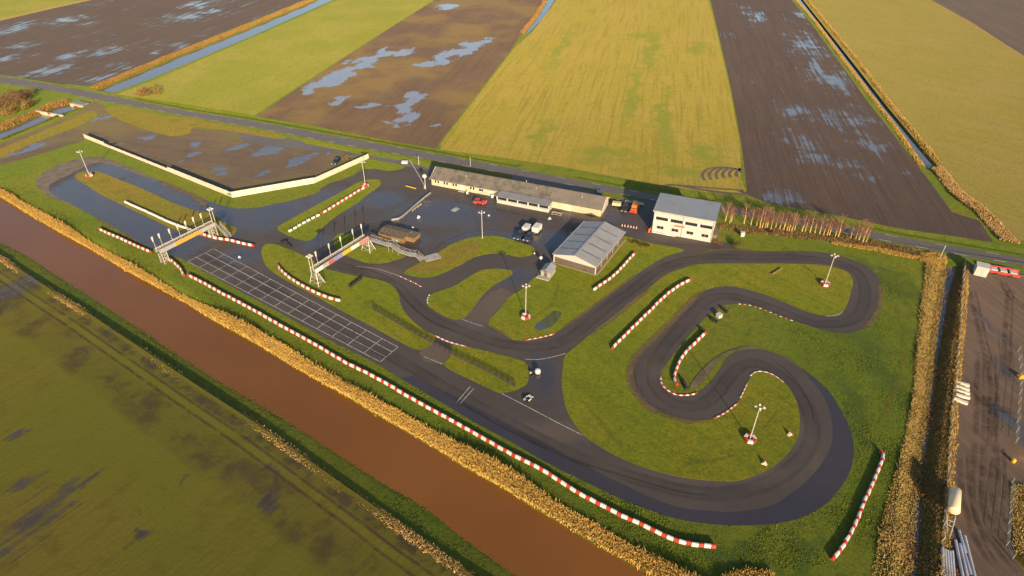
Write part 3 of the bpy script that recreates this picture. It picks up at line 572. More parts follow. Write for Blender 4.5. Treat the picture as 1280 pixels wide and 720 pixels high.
# ------------------------------------------------------------------ shared materials of the built things
m_white = plain('white_plastic', (.62,.60,.56), .45, var=.14, scale=.5)
m_red = plain('red_plastic', (.50,.04,.022), .5, var=.14, scale=.7)
m_steel = plain('galvanised_steel', (.42,.41,.38), .45, .35, var=.12, scale=2)
m_pole = plain('pale_pole_paint', (.46,.44,.38), .5, var=.08)
m_glass = plain('dark_glass', (.018,.02,.024), .08, var=.0)
m_tyre = plain('tyre_rubber', (.018,.018,.018), .8, var=.1)
m_lampglass = plain('floodlight_glass', (.58,.58,.55), .25, var=.03)
m_wood = plain('weathered_timber', (.25,.155,.065), .8, var=.22, scale=1.2, bump=.02)
m_wood_d = plain('grey_timber', (.16,.125,.085), .85, var=.2, scale=1.5, bump=.02)
m_black = plain('black_paint', (.02,.02,.02), .6)
m_yellow = plain('yellow_paint', (.62,.38,.02), .5)

m_tuft = reedmat('tuft_grass', (.125,.155,.014), (.095,.130,.012), (.16,.145,.02))
tb = offset(reed_back, .8); b3 = GP([(100,262),(150,300),(195,322),(235,347),(320,392),(395,434),(470,475),(570,531),(640,571),(722,618),(765,641),(828,671),(897,686)])
blades('grass_tufts', tb, b3, 18000, .16, .13, m_tuft, 31, .5, None, .3)
blades('grass_tufts', b3, GP([(130,277),(200,318),(250,337.5),(320,376),(395,417),(470,455),(570,517),(640,555),(727,602),(777,626),(852,652),(920,659)]), 12000, .20, .12, m_tuft, 32, .5, None, .2)
blades('grass_tufts', GP([(897,690),(960,660),(1035,634),(1070,585),(1066,548),(1045,500),(1003,459)]), GP([(930,705),(1000,712),(1090,700),(1115,600),(1130,540),(1143,480),(1148,420)]), 14000, .15, .12, m_tuft, 33, .5, None, .1)
blades('grass_tufts', GP([(725,540),(790,580),(852,597),(927,600),(980,573)]), GP([(760,470),(800,520),(859,530),(905,520),(940,480)]), 9000, .13, .12, m_tuft, 34, .5, None, .1)
blades('grass_tufts', GP([(1100,340),(1103,375),(1075,420),(1030,416),(985,402)]), GP([(1150,340),(1146,400),(1140,470),(1060,470),(990,440)]), 8000, .13, .12, m_tuft, 35, .5, None, .1)
# ------------------------------------------------------------------ barrier blocks, each its own thing
def block_mesh(L, mat, nm):
    m = MB(); w, hh = .27, .66
    m.prism([(-w,0),(w,0),(w,.22),(w*.66,.42),(w*.62,hh-.05),(w*.5,hh),(-w*.5,hh),(-w*.62,hh-.05),(-w*.66,.42),(-w,.22)], -L/2+.05, L/2-.05, 'x')
    m.box(-L/2, -L/2+.05, -.09, .09, .16, .52); m.box(L/2-.05, L/2, -.09, .09, .16, .52)
    o = m.build('barrier_block', mat, bevel=.025); me = o.data; bpy.data.objects.remove(o); return me
LW, LR = 1.16, .74
BME = {('w', LW): block_mesh(LW, m_white, 'w'), ('r', LR): block_mesh(LR, m_red, 'r')}
def place_block(col, L, c, d, row, z=0.0):
    if (col, L) not in BME: BME[(col, L)] = block_mesh(L, m_white if col == 'w' else m_red, col)
    o = bpy.data.objects.new('barrier_block', BME[(col, L)]); COL.objects.link(o); o.location = (c.x, c.y, z); o.rotation_euler = (random.uniform(-.02,.02), 0, math.atan2(d.y, d.x) + random.uniform(-.07,.07))
    cn = 'white' if col == 'w' else 'red'
    tag(o, f'{cn} plastic barrier block in the row {row}', 'barrier block', f'{cn} barrier blocks in the row {row}'); return o
def row(pts, desc, pattern='rw', start=0, z=0.0, gap=0.0, wl=LW, rl=LR):
    p = resample(smooth(GP(pts), False, 6), .02); pos = random.uniform(0, .2); i = start; tot = plen(p); seq = pattern; n = 0
    while True:
        c = seq[i % len(seq)]; L = wl if c == 'w' else rl
        if pos + L > tot: break
        k = min(int((pos + L/2)/.02), len(p)-2); a = p[max(k-10, 0)]; b = p[min(k+10, len(p)-1)]
        dd_ = b-a; nn_ = Vector((-dd_.y, dd_.x, 0)).normalized()*random.gauss(0, .035); place_block(c, L, p[k]+nn_, dd_, desc, z); pos += L + gap; i += 1; n += 1
    return n
NB = 0
NB += row([(235,345),(250,352),(275,366),(320,390),(357,411),(395,432),(432,454),(470,473),(520,502),(570,529.5),(640,569),(677,588),(722,616.5),(765,639.5),(780,647),(800.6,656),(828,669.5),(843.6,676),(857,680),(874.5,682.5),(896,684.5)], 'along the canal straight')
NB += row([(124,287),(137,293),(150,298.5),(165,305.5),(177,311),(192,317)], 'left of the far gantry')
NB += row([(206,322.5),(213,325.5),(220,331),(225,336),(231,346)], 'below the far gantry foot')
NB += row([(156,253),(170,259.5),(187,267),(212,278.5),(237,287.5),(246,290)], 'on the left hairpin island', 'w')
NB += row([(247,290.5),(258,295),(270,298.5),(287,301),(301,304.5),(322,309)], 'right of the far gantry')
NB += row([(361,290.5),(380,279.5),(401,268.5)], 'of spaced blocks by the white wall', 'w', gap=.55)
NB += row([(402,268),(420,257),(435,247.5),(450,238.5),(458,234.5)], 'rising to the wall floodlight', 'rw')
NB += row([(347.5,333),(352,339),(360,346),(370,353),(382,360),(395,366.5),(407,371.5),(418,375),(428,377)], 'curving below the near gantry')
NB += row([(741,363.5),(752,356),(765,347),(777,335),(789,322),(795,316)], 'beside the steel hall', 'wr')
NB += row([(764,437),(776,425),(790,411),(802,399),(815,387),(824,377),(832.5,370),(840,363.5),(847.5,358.5),(857,353.5),(867,349.5)], 'between upper straight and hairpin')
NB += row([(882,416.5),(875,423),(868,430),(861,436),(856,442),(851,449),(847,458),(844,467),(843,474),(845,480),(851,485.5)], 'inside the small hairpin')
NB += row([(1099,564),(1102.5,570),(1101,578),(1097,588),(1088,610),(1080,628),(1070,653),(1060,673),(1046,692),(1036,706)], 'beyond the long bend')
print('blocks', NB)

# ------------------------------------------------------------------ kerbs
def kerb(pts, label, cols=('r', 'w'), w=.42, L=.62, gap=0.0):
    p = resample(smooth(GP(pts), False, 6), L+gap); mb = MB()
    for i, (a, b) in enumerate(zip(p, p[1:])):
        d = (b-a).normalized(); s = Vector((-d.y, d.x, 0)); b2 = a + d*L; c = []
        for q_, hz in ((a, 0), (b2, 0)):
            c += [q_+s*w/2+Vector((0,0,.02)), q_+s*w*.25+Vector((0,0,.13)), q_-s*w*.25+Vector((0,0,.13)), q_-s*w/2+Vector((0,0,.02))]
        mb.add(c, [(0,1,5,4),(1,2,6,5),(2,3,7,6),(0,3,2,1),(4,5,6,7)], i % 2)
    c = {'r': m_red, 'w': m_white, 'p': plain('faded_red_paint', (.55,.14,.11), .6)}
    o = mb.build('kerb', [c[cols[0]], c[cols[1]]]); return tag(o, label, 'kerb')
kerb([(657,425.3),(667,423.5),(677,421.5),(687,419),(694,416.5)], 'short red and white kerb below the puddle on the grass by the hall')
kerb([(826,470),(826,476),(829,482.5),(836,488.6),(845,493.2),(855,494),(866,492.8),(872,490.3)], 'red and white kerb round the tip of the small hairpin')
kerb([(934,479),(929,490.5),(925,498)], 'faded pink and white kerb on the left flank of the floodlit lower island', ('p', 'w'), .3)
kerb([(922,504),(914,510.5),(908,515),(900,519.6),(890,523.8)], 'red and white kerb at the lower left corner of the floodlit lower island')
kerb([(938,470),(942,466.3),(949,464.3),(961,466.3),(972,472.2),(982,480.5)], 'thin pale kerb over the top of the floodlit lower island', ('w', 'p'), .28)
kerb([(544,419.5),(556,425.3),(570,430),(584,433.6)], 'red and white kerb at the crossing beside the post fence', ('p', 'w'))
kerb([(497,344.2),(515,352.3),(524,357),(530,361)], 'row of small faded pink kerb stones at the paddock entry', ('p', 'w'), .26, .5, .35)
kerb([(537,368.5),(534.2,374),(535,381)], 'row of white kerb stones at the tip of the paddock island', ('w', 'w'), .4, .5, .5)
kerb([(923,380.2),(935,381.2),(952,386.2),(969,393.2),(985,399.2),(1000,404)], 'thin pale kerb along the grass above the small hairpin', ('w', 'p'), .14, .5, .7)

# ------------------------------------------------------------------ floodlights
def floodlight(base, top, label, ang=0.0, heads=4, wide=.72):
    b = G(*base); hz = top_z(base, top); t = thing('floodlight', label, 'floodlight', b, ang, 'floodlights on single poles round the track')
    MB().tube((0,0,0), (0,0,hz), .10, .07, 10).build('pole', m_pole, t)
    MB().box(-.28,.28,-.28,.28,.0,.10).build('base_plate', m_steel, t)
    MB().beam((-.95*wide,0,hz-.05), (.95*wide,0,hz-.05), .1, .1).beam((0,-.5,hz-.10),(0,.5,hz-.10),.1,.1).build('crossarm', m_steel, t)
    for k, (x, y, rz) in enumerate(((-.95*wide,0,math.pi/2),(.95*wide,0,-math.pi/2),(0,.62,0),(0,-.62,math.pi))[:heads]):
        m = MB().prism([(-.30,-.16),(.30,-.16),(.24,.16),(-.24,.16)], -.16, .16, 'x'); hd = m.build('lamp_head', m_steel, t, bevel=.02)
        hd.location = (x, y, hz+.12); hd.rotation_euler = (R(-28), 0, rz); hd.scale = (1.0, .85, .9)
        g = MB().box(-.14,.14,-.26,.26,.161,.175).build('lamp_glass', m_lampglass, hd)
    return t
def ring(base, label, n=6, r=.82):
    c = G(*base); t = thing('barrier_ring', label, 'barrier ring', c, random.uniform(0, 1), 'red and white rings round floodlight feet')
    for i in range(n):
        a = 2*math.pi*i/n; s = 2*r*math.tan(math.pi/n)*.98; m = MB()
        m.prism([(-s/2*.72, r-.30),(s/2*.72, r-.30),(s/2*1.1, r+.22),(-s/2*1.1, r+.22)], .07, .70, 'z')
        o = m.build('ring_block', m_red if i % 2 else m_white, t, bevel=.03); o.rotation_euler = (0, 0, a)
floodlight((112,220),(99,190),'floodlight on the left hairpin island, leftmost of all', .3)
floodlight((457,233),(453,203),'floodlight at the top of the island by the end of the white wall', .1)
floodlight((603,298),(602,266),'floodlight without a ring on the paddock grass, in front of the long house', 0)
floodlight((657,396),(659,358),'floodlight on the grass between the steel hall and the track', 0)
floodlight((1031,356),(1043,320),'floodlight inside the upper right bend of the track', -.2)
floodlight((937,550),(950,509.5),'floodlight on the lower island inside the long bend', -.3)
ring((112,220),'red and white block ring round the floodlight foot on the left hairpin island'); ring((457,233),'red and white block ring round the floodlight foot near the white wall')
ring((657,397),'red and white block ring round the floodlight foot near the steel hall'); ring((1031,356),'red and white block ring round the floodlight foot in the upper right bend'); ring((937,550),'red and white block ring round the floodlight foot inside the long bend')

# ------------------------------------------------------------------ gantries over the straight
def gantry(a_px, b_px, zd, label, banners, posts, lampend, stair, pole_h=4.2, a_splay=1.6):
    a = G(*a_px, zd); b = G(*b_px, zd); L = (b-a).length; t = thing('gantry_bridge', label, 'gantry', (a.x, a.y, 0), heading(a, b), 'gantry bridges over the track'); W = 1.5
    d = MB().box(0, L, 0, W, zd-.12, zd); 
    for i in range(int(L/1.5)+1): d.box(min(i*1.5, L-.06), min(i*1.5, L-.06)+.06, 0, W, zd-.25, zd-.121)
    d.build('deck', plain('deck_grating', (.14,.135,.13), .7), t)
    for y, nm in ((0, 0), (W, 1)):
        m = MB()
        for z in (zd+.12, zd+.62, zd+1.12): m.beam((0,y,z),(L,y,z),.07,.09 if z > zd+1 else .06)
        n = int(L/2)
        for i in range(n+1): m.beam((i*L/n,y,zd),(i*L/n,y,zd+1.1),.07,.07)
        for i in range(n): m.beam((i*L/n,y,zd+.12),((i+1)*L/n,y,zd+1.1),.05,.05)
        m.build('railing', m_pole if nm else m_steel, t)
    MB().box(0, L, W+.045, W+.07, zd+.85, zd+1.2).build('far_fascia', m_pole, t)
    for f0, f1, mt in banners: MB().box(f0*L, f1*L, -.09, -.05, zd+.02, zd+1.08).build('banner', mt, t)
    for f in posts:
        m = MB().tube((f*L, W+.12, zd-.1), (f*L, W+.12, zd+pole_h), .06, .045, 6); po = m.build('flag_post', m_pole, t)
        MB().prism([(f*L-.22, zd+pole_h-1.35),(f*L+.10, zd+pole_h-1.1),(f*L+.2, zd+pole_h+.1),(f*L-.3, zd+pole_h+.05)], W+.10, W+.15, 'y').build('pennant', m_white, po)
    for x, s in ((.3, -1), (L-.3, 1)):
        m = MB(); sp = a_splay
        legs = [((x,0,zd-.1),(x-.5*sp,-.55*sp,0)),((x,W,zd-.1),(x-.5*sp,W+.4*sp,0)),((x+.5,0,zd-.1),(x+.9*sp,-.55*sp,0)),((x+.5,W,zd-.1),(x+.9*sp,W+.4*sp,0))] if a_splay > 1.2 else [((x,0,zd-.1),(x,-.1,0)),((x,W,zd-.1),(x,W+.1,0)),((x+1.4*-s,0,zd-.1),(x+1.4*-s,-.1,0)),((x+1.4*-s,W,zd-.1),(x+1.4*-s,W+.1,0))]
        for p0, p1 in legs: m.beam(p0, p1, .13, .13)
        for f in (.15, .45, .75):
            P = [Vector(p0).lerp(Vector(p1), f) for p0, p1 in legs]; Q = [Vector(p0).lerp(Vector(p1), min(f+.3, 1)) for p0, p1 in legs]
            for i, j in ((0,1),(1,3),(3,2),(2,0)): m.beam(P[i], P[j], .07, .07); m.beam(P[i], Q[j], .05, .05)
        m.build('tower', m_pole, t)
    x = L+.1 if lampend else -.1
    for dx in (-.35, .45):
        pl = MB().tube((x+dx, W*.5, 0.0 if False else zd-.1), (x+dx, W*.5, zd+4.6), .09, .07, 8).build('lamp_pole', m_pole, t)
        for yy in (-.38, .38):
            h = MB().box(x+dx-.22, x+dx+.22, W*.5+yy-.2, W*.5+yy+.2, zd+4.6, zd+4.95).build('lamp_head', m_lampglass, pl, bevel=.04)
    pts = [t.matrix_world] and stair; inv = (Matrix.Translation((a.x,a.y,0)) @ Matrix.Rotation(heading(a,b), 4, 'Z')).inverted()
    P = [inv @ G(px, py, z) for px, py, z in stair]; m = MB(); r = MB()
    for p, qq in zip(P, P[1:]):
        dr = (qq-p); fl = Vector((dr.x, dr.y, 0)); n = max(2, int(fl.length/.3)); sd = Vector((-fl.y, fl.x, 0)).normalized()
        for i in range(n):
            c = p.lerp(qq, (i+.5)/n); m.beam(c - sd*.6, c + sd*.6, fl.length/n*1.02, .05)
        for sg in (-.62, .62):
            m.beam(p+sd*sg, qq+sd*sg, .06, .2); r.beam(p+sd*sg+Vector((0,0,1)), qq+sd*sg+Vector((0,0,1)), .07, .07); r.beam(p+sd*sg+Vector((0,0,.5)), qq+sd*sg+Vector((0,0,.5)), .05, .05)
            for i in range(int(fl.length/1.4)+1): c = p.lerp(qq, min(1, i*1.4/fl.length)) + sd*sg; r.beam(c, c+Vector((0,0,1)), .05, .05)
    for p in P[1:-1]: m.beam(p, (p.x, p.y, 0), .1, .1)
    st = m.build('stairway', m_steel, t); r.build('handrail', m_steel, st); return t
m_org = plain('orange_banner', (.62,.30,.045), .6, var=.06); m_blu = plain('violet_banner', (.22,.20,.42), .6); m_pnk = plain('pink_banner', (.62,.20,.17), .6, var=.15); m_gry = plain('grey_banner', (.38,.36,.35), .6, var=.2, scale=3)
m_bred = plain('red_banner', (.62,.10,.09), .6, var=.2, scale=3)
gantry((200,317.5),(270,282),3.3,'pale steel gantry with an orange banner over the far end of the straight',[(.005,.27,m_gry),(.272,.72,m_org),(.722,.995,m_gry)],[.02,.13,.30,.44,.58,.72,.86],True,[(273,281.5,3.3),(279,288,2.0),(288,297,0.05)], 4.3, 1.0)
gantry((394,342),(461,299.5),3.4,'pale steel gantry with white, red, violet and yellow banners over the middle of the straight',[(.005,.14,m_white),(.142,.24,m_gry),(.242,.33,m_bred),(.332,.5,m_blu),(.502,.655,m_yellow),(.657,.81,m_white),(.812,.995,m_pnk)],[.14,.37,.58,.81,.98],False,
       [(463,299,3.4),(485,306,2.3),(490,306.5,2.3),(498,313,1.5),(512,318,.8),(521,319,.8),(528,325.5,.05)], 4.3, 1.6)
pl = G(540,322); MB_ = MB().box(-2.1,2.1,-1.4,1.4,0,.16); o = MB_.build('concrete_slab', plain('pale_concrete', (.36,.34,.30), .8)); o.location = pl; o.rotation_euler = (0,0,.5); tag(o, 'pale concrete slab at the foot of the near gantry stair', 'slab')

# ------------------------------------------------------------------ buildings
def window(p, x0, x1, z0, z1, y=0.0, frame=None, face=-1, glass=None, mull=1):
    fr = frame or m_white; m = MB(); w = .07
    ya, yb = (y-.06, y-.003) if face < 0 else (y+.003, y+.06)
    m.box(x0, x1, ya, yb, z0, z0+w); m.box(x0, x1, ya, yb, z1-w, z1); m.box(x0, x0+w, ya, yb, z0+w, z1-w); m.box(x1-w, x1, ya, yb, z0+w, z1-w)
    for i in range(1, mull): c = x0+(x1-x0)*i/mull; m.box(c-w/2, c+w/2, ya, yb, z0+w, z1-w)
    f = m.build('window', fr, p); yc = (y-.03, y-.005) if face < 0 else (y+.005, y+.03)
    MB().box(x0+w, x1-w, yc[0], yc[1], z0+w, z1-w).build('pane', glass or m_glass, f); return f
m_cream = plain('cream_render', (.52,.43,.29), .75, var=.08, scale=.7); m_roofb = plain('weathered_sheet_roof', (.160,.140,.112), .8, var=.22, scale=.5, bump=.03); m_roofg = plain('grey_brown_roof', (.170,.145,.120), .75, var=.1, scale=.4)
m_whitew = plain('white_render', (.43,.41,.375), .65, var=.05, scale=.6)
# long house
a = G(539.6,231); b = G(750.6,271); L = (b-a).length; W = 8.2; hs = thing('long_house', 'long low cream house with a weathered pitched roof along the road', 'house', a, heading(a, b))
ez, rz_ = 2.35, 4.3; xs_ = L*.71
MB().prism([(0,0),(W,0),(W,ez),(W/2,rz_-.12),(0,ez)], 0, L, 'x').build('wall', m_cream, hs)
def roof(p, x0, x1, W, ez, rz, mat, ov=.35, th=.12, ribs=0.0, ribm=None):
    sl = (rz-ez)/(W/2); m = MB()
    for s in (0, 1):
        y0, y1 = (-ov, W/2) if s == 0 else (W+ov, W/2)
        m.prism([(y0, ez-ov*sl),(y1, rz),(y1, rz+th),(y0, ez-ov*sl+th)], x0, x1, 'x')
    o = m.build('roof', mat, p)
    if ribs:
        k = MB(); n = int((x1-x0)/ribs)
        for i in range(n+1):
            x = x0+(x1-x0)*i/n; k.beam((x,-ov,ez-ov*sl+th+.02),(x,W/2,rz+th+.02),.07,.05); k.beam((x,W+ov,ez-ov*sl+th+.02),(x,W/2,rz+th+.02),.07,.05)
        k.build('roof_rib', ribm or mat, o); o2 = MB().beam((x0,W/2,rz+th+.05),(x1,W/2,rz+th+.05),.4,.08).build('ridge_cap', ribm or mat, o)
    return o
roof(hs, -.3, xs_, W, ez, rz_, m_roofb, ribs=2.4); roof(hs, xs_+.02, L+.3, W, ez, rz_-.03, m_roofg, ribs=3.0)
MB().prism([(-.4,ez-.35),(W/2,rz_+.02),(W+.4,ez-.35),(W+.4,ez-.12),(W/2,rz_+.24),(-.4,ez-.12)], -.42, -.303, 'x').build('bargeboard', m_white, hs)
MB().prism([(-.4,ez-.35),(W/2,rz_+.02),(W+.4,ez-.35),(W+.4,ez-.12),(W/2,rz_+.24),(-.4,ez-.12)], L+.303, L+.42, 'x').build('bargeboard', m_white, hs)
for f in (.018,.074,.131,.240): 
    for k in (0, 1): x = L*f+.15+k*.95; window(hs, x, x+.72, .95, 1.95, 0, m_white)
window(hs, L*.298, L*.298+1.6, 1.0, 1.85, 0, m_white, mull=2); window(hs, L*.366, L*.366+.5, .95, 1.9, 0, m_white)
for x in (L*.187, L*.365): 
    dr = MB().box(x, x+1.0, -.06, -.004, 0, 2.0).build('door', m_white, hs); MB().box(x+.8, x+.88, -.1, -.061, .95, 1.02).build('handle', m_steel, dr)
MB().box(L*.187-.5, L*.187+1.5, -1.1, -.01, 0, .16).build('doorstep', plain('pale_concrete', (.36,.34,.30)), hs)
dr = MB().box(L*.79, L*.79+2.6, -.06, -.004, 0, 2.05).build('door', plain('cream_door', (.70,.60,.42), .6), hs)
dg = MB().box(L+.004, L+.06, 2.6, 5.6, 0, 2.5).build('door', m_whitew, hs)
MB().beam((-.3,-.42,ez-.2),(L*.43,-.42,ez-.2),.12,.1).build('gutter', m_steel, hs)
for x in (.15, L*.2, L*.42): MB().tube((x,-.08,0),(x,-.08,ez-.2),.05,.05,6).build('downpipe', m_steel, hs)
for x in (.2,.62,.88): MB().tube((L*x, W*.3, rz_-.9),(L*x, W*.3, rz_+.1),.12,.12,8).build('vent_pipe', m_steel, hs)
ch = MB().tube((L*.55, W*.55, rz_-.3), (L*.55, W*.55, rz_+.7), .14, .14, 8).build('flue', m_steel, hs)
# lean-to glazed front
x0 = L*.434; x1 = L*.733; D = -3.4; lt = thing('glazed_veranda', 'low white glazed lean-to with a grey flat roof on the front of the long house', 'veranda', a, heading(a, b))
MB().box(x0, x1, D, -.42, 0, 1.02).box(x0, x1, D+.3, -.42, 1.02, 2.1).build('wall', m_whitew, lt)
MB().prism([(D-.25,2.2),(-.40,2.62),(-.40,2.76),(D-.25,2.34)], x0-.15, x1+.15, 'x').build('roof', plain('grey_felt_roof', (.20,.205,.215), .7, var=.1, scale=.5), lt)
n = 5
for i in range(n):
    xa = x0+(x1-x0)*i/n; xb = x0+(x1-x0)*(i+1)/n; window(lt, xa+.14, xb-.14, 1.05, 2.12, D+.3, m_white)
    MB().box(xa-.1, xa+.1, D, D+.29, 1.02, 2.2).build('pillar', m_white, lt)
MB().box(x1-.2, x1, D, D+.29, 1.02, 2.2).build('pillar', m_white, lt)
# steel hall
fl, fr, br = G(692.5,327.5), G(744,342.8), G(779,300); L = (fr-fl).length; W2 = (br-fr).length
hl = thing('steel_hall', 'open sided steel hall with a pale grey pitched roof and translucent strips', 'hall', fl, heading(fl, fr)); ez, rz_ = 2.55, 4.0
dv = (Matrix.Rotation(-heading(fl, fr), 4, 'Z') @ (br-fr)); W2 = dv.y; sk = dv.x
m_sheet = plain('pale_sheet_roof', (.27,.27,.275), .5, .1, var=.06, scale=.3); m_skyl = plain('translucent_strip', (.16,.17,.19), .5, var=.3, scale=2.0); m_brown = plain('brown_sheet_wall', (.105,.078,.062), .75, var=.1, scale=1)
def hall_slope(s):
    m = MB(); y0, y1 = -.3, W2+.3; n = 60; x0_, x1_ = (-.35, L/2) if s == 0 else (L+.35, L/2); vs = []
    for i in range(n+1):
        y = y0+(y1-y0)*i/n
        for x, z in ((x0_, ez-.03), (x1_, rz_)): vs.append((x + sk*y/W2, y, z + (.035 if i % 2 else 0)))
    k = len(vs); m.add(vs, [(2*i, 2*i+1, 2*i+3, 2*i+2) for i in range(n)]); m.add([(x,y,z-.12) for x,y,z in vs], [(2*i, 2*i+1, 2*i+3, 2*i+2) for i in range(n)])
    o = m.build('roof_slope', m_sheet, hl)
    for f in (.16,.37,.58,.80):
        mm = MB(); y = W2*f; 
        A_ = [(x0_+(x1_-x0_)*.12+sk*f, y, ez-.03+(rz_-ez)*.12+.06), (x0_+(x1_-x0_)*.93+sk*f, y, ez-.03+(rz_-ez)*.93+.06)]
        mm.beam(A_[0], A_[1], .42, .03).build('rooflight', m_skyl, o)
hall_slope(0); hall_slope(1)
MB().beam((L/2,-.3,rz_+.06),(L/2+sk,W2+.3,rz_+.06),.5,.06).build('ridge_cap', m_sheet, hl)
def par(m, x0, x1, y0, y1, z0, z1):
    c = lambda x, y, z: (x + sk*y/W2, y, z)
    return m.add([c(x0,y0,z0),c(x1,y0,z0),c(x1,y1,z0),c(x0,y1,z0),c(x0,y0,z1),c(x1,y0,z1),c(x1,y1,z1),c(x0,y1,z1)], [(0,3,2,1),(4,5,6,7),(0,1,5,4),(1,2,6,5),(2,3,7,6),(3,0,4,7)])
par(MB(), .1, L-.1, .1, W2-.1, 0, ez-.2).build('wall', m_brown, hl)
MB().prism([(0,ez-.75),(L,ez-.75),(L,ez-.05),(L/2,rz_-.08),(0,ez-.05)], -.06, .02, 'y').build('gable_fascia', m_whitew, hl)
for x, y in ((0,-.03),(L,-.03)): MB().box(x-.14, x+.14, y-.14, y+.1, 0, ez-.05).build('corner_post', m_whitew, hl)
MB().beam((L+.36,-.3,ez-.05),(L+.36+sk,W2+.3,ez-.05),.12,.16).build('gutter', m_whitew, hl); MB().beam((-.36,-.3,ez-.05),(-.36+sk,W2+.3,ez-.05),.12,.16).build('gutter', m_whitew, hl)
for i in range(1, 5): par(MB(), L-.098, L+.04, W2*i/5-.08, W2*i/5+.08, 0, ez-.2).build('side_post', m_steel, hl)
par(MB(), -.4, L+.4, -.7, -.2, 0, .10).build('plinth', plain('tan_concrete', (.34,.27,.16)), hl); par(MB(), L+.2, L+.8, -.2, W2, 0, .11).build('plinth', plain('tan_concrete', (.34,.27,.16)), hl)
# two-storey house
a = G(814.3,289.4); b = G(888.3,303.3); L = (b-a).length; hd = heading(a, b); oh = thing('clubhouse', 'white two storey office block with a sloping blue grey roof by the road', 'building', a, hd)
D = 8.6; hz, hb = 6.6, 7.5
MB().prism([(0,0),(D,0),(D,hb-.1),(0,hz-.1)], 0, L, 'x').build('wall', m_whitew, oh)
ro = MB().prism([(-.35,hz-.06),(D+.35,hb+.05),(D+.35,hb+.22),(-.35,hz+.11)], -.3, L+.3, 'x').build('roof', plain('blue_grey_roof', (.20,.225,.26), .55, var=.07, scale=.25), oh)
k = MB()
for i in range(24): x = -.25+(L+.5)*i/23; k.beam((x,-.35,hz+.13),(x,D+.35,hb+.24),.05,.05)
k.build('roof_rib', plain('blue_grey_roof', ()), ro)
MB().box(-.3, L+.3, -.37, -.352, hz-.16, hz+.10).build('fascia', m_white, oh)
for i in range(4):
    x = L*(.045+.245*i); w = L*.20; window(oh, x, x+w, 4.05, 4.95, 0, plain('dark_frame', (.06,.06,.06)), mull=4)
    for xx in (x-.42, x+w+.06): MB().box(xx, xx+.34, -.07, -.004, 4.05, 4.95).build('shutter', plain('pale_grey_panel', (.62,.62,.62), .5), oh)
    x = L*(.08+.25*i); window(oh, x, x+L*.115, 1.3, 2.25, 0, plain('grey_frame', (.34,.32,.28)), mull=2)
for yy, z in ((2.0,4.0),(5.0,4.0),(2.0,1.2),(5.6,1.2)):
    f = MB().box(L+.004, L+.06, yy, yy+1.3, z, z+1.0).build('window', m_white, oh); MB().box(L+.0605, L+.066, yy+.08, yy+1.22, z+.08, z+.92).build('pane', m_glass, f)
k = MB(); xx = L*.37
for i in range(9):
    w = (.22,.34,.16,.28,.36,.18,.28,.16,.3)[i]; k.box(xx, xx+w, -.04, -.004, 2.86+.08*(i % 3), 3.42-.08*((i+1) % 3)); xx += w+.05
k.build('sign_lettering', m_red, oh)
MB().beam((-.3,-.42,hz-.05),(L+.3,-.42,hz-.05),.14,.12).build('gutter', m_steel, oh)
for x in (.12, L*.5, L-.12): MB().tube((x,-.09,0),(x,-.09,hz-.1),.06,.06,6).build('downpipe', m_steel, oh)
MB().box(.1, L*.42, -.5, -.01, 0, .3).build('plinth', m_white, oh); MB().box(L+.02, L+1.3, .6, 4.6, 0, 2.2).build('stair_box', m_wood_d, oh)
dr = MB().box(-.06, -.004, 3.0, 4.0, 0, 2.1).build('door', m_steel, oh)
# small shed by the paddock
a = G(673,344.5); sh = thing('garden_shed', 'small grey shed with a ridged roof and pale steps beside the paddock', 'shed', G(674,345), heading(G(674,345), G(687,348.5)))
MB().box(.4,3.0,.0,3.4,0,1.7).build('wall', plain('grey_boards', (.30,.29,.27), .75, var=.15), sh)
MB().prism([(.2,1.65),(1.7,2.35),(3.2,1.65),(3.2,1.77),(1.7,2.47),(.2,1.77)], -.2, 3.6, 'y').build('roof', plain('ridged_grey_roof', (.27,.28,.29), .6, var=.15, scale=2), sh)
MB().box(-.3,3.0,-1.2,-.01,0,.32).build('step', plain('pale_concrete', ()), sh); MB().box(1.3,2.1,-.05,-.003,.33,1.6).build('door', m_brown, sh)
# timber shelter
a = G(474.5,297.5); b = G(504.5,305); L = (b-a).length; ts = thing('timber_shelter', 'brown timber shelter with a slatted plank roof next to the gantry stair', 'shelter', a, heading(a, b)); D = 4.6
MB().box(0, L, 0, .12, 0, 1.5).box(0, .12, .121, D, 0, 1.5).box(L-.12, L, .121, D, 0, 1.5).box(.12, L-.12, D-.12, D, 0, 1.5).build('wall', m_wood, ts)
m = MB(); n = 12
for i in range(n):
    y = -.3+(D+.6)*i/n; z = 1.55 + (.55*(1-abs((i+.5)/n*2-1))); m.box(-.3+random.uniform(-.1,.1), L+.3+random.uniform(-.15,.1), y, y+(D+.6)/n-.1, z, z+.09)
m.build('roof_plank', m_wood_d, ts)
for i in range(6): MB().beam((L*i/5, -.2, 1.75),(L*i/5, D*.5, 2.33),.1,.08).build('roof_batten', m_wood_d, ts)
MB().box(L, L+2.2, 1.8, D+.4, 0, 1.25).build('side_wing', m_wood, ts); MB().box(L-.1, L+2.4, 1.7, D+.5, 1.26, 1.36).build('wing_roof', m_wood_d, ts)
MB().box(L*.5, L*.78, -.07, -.004, .1, .9).build('notice_board', m_whitew, ts)
for x in (0, L*.33, L*.66, L): MB().box(x-.08, x+.08, -.16, -.075, 0, 1.5).build('post', m_wood, ts)

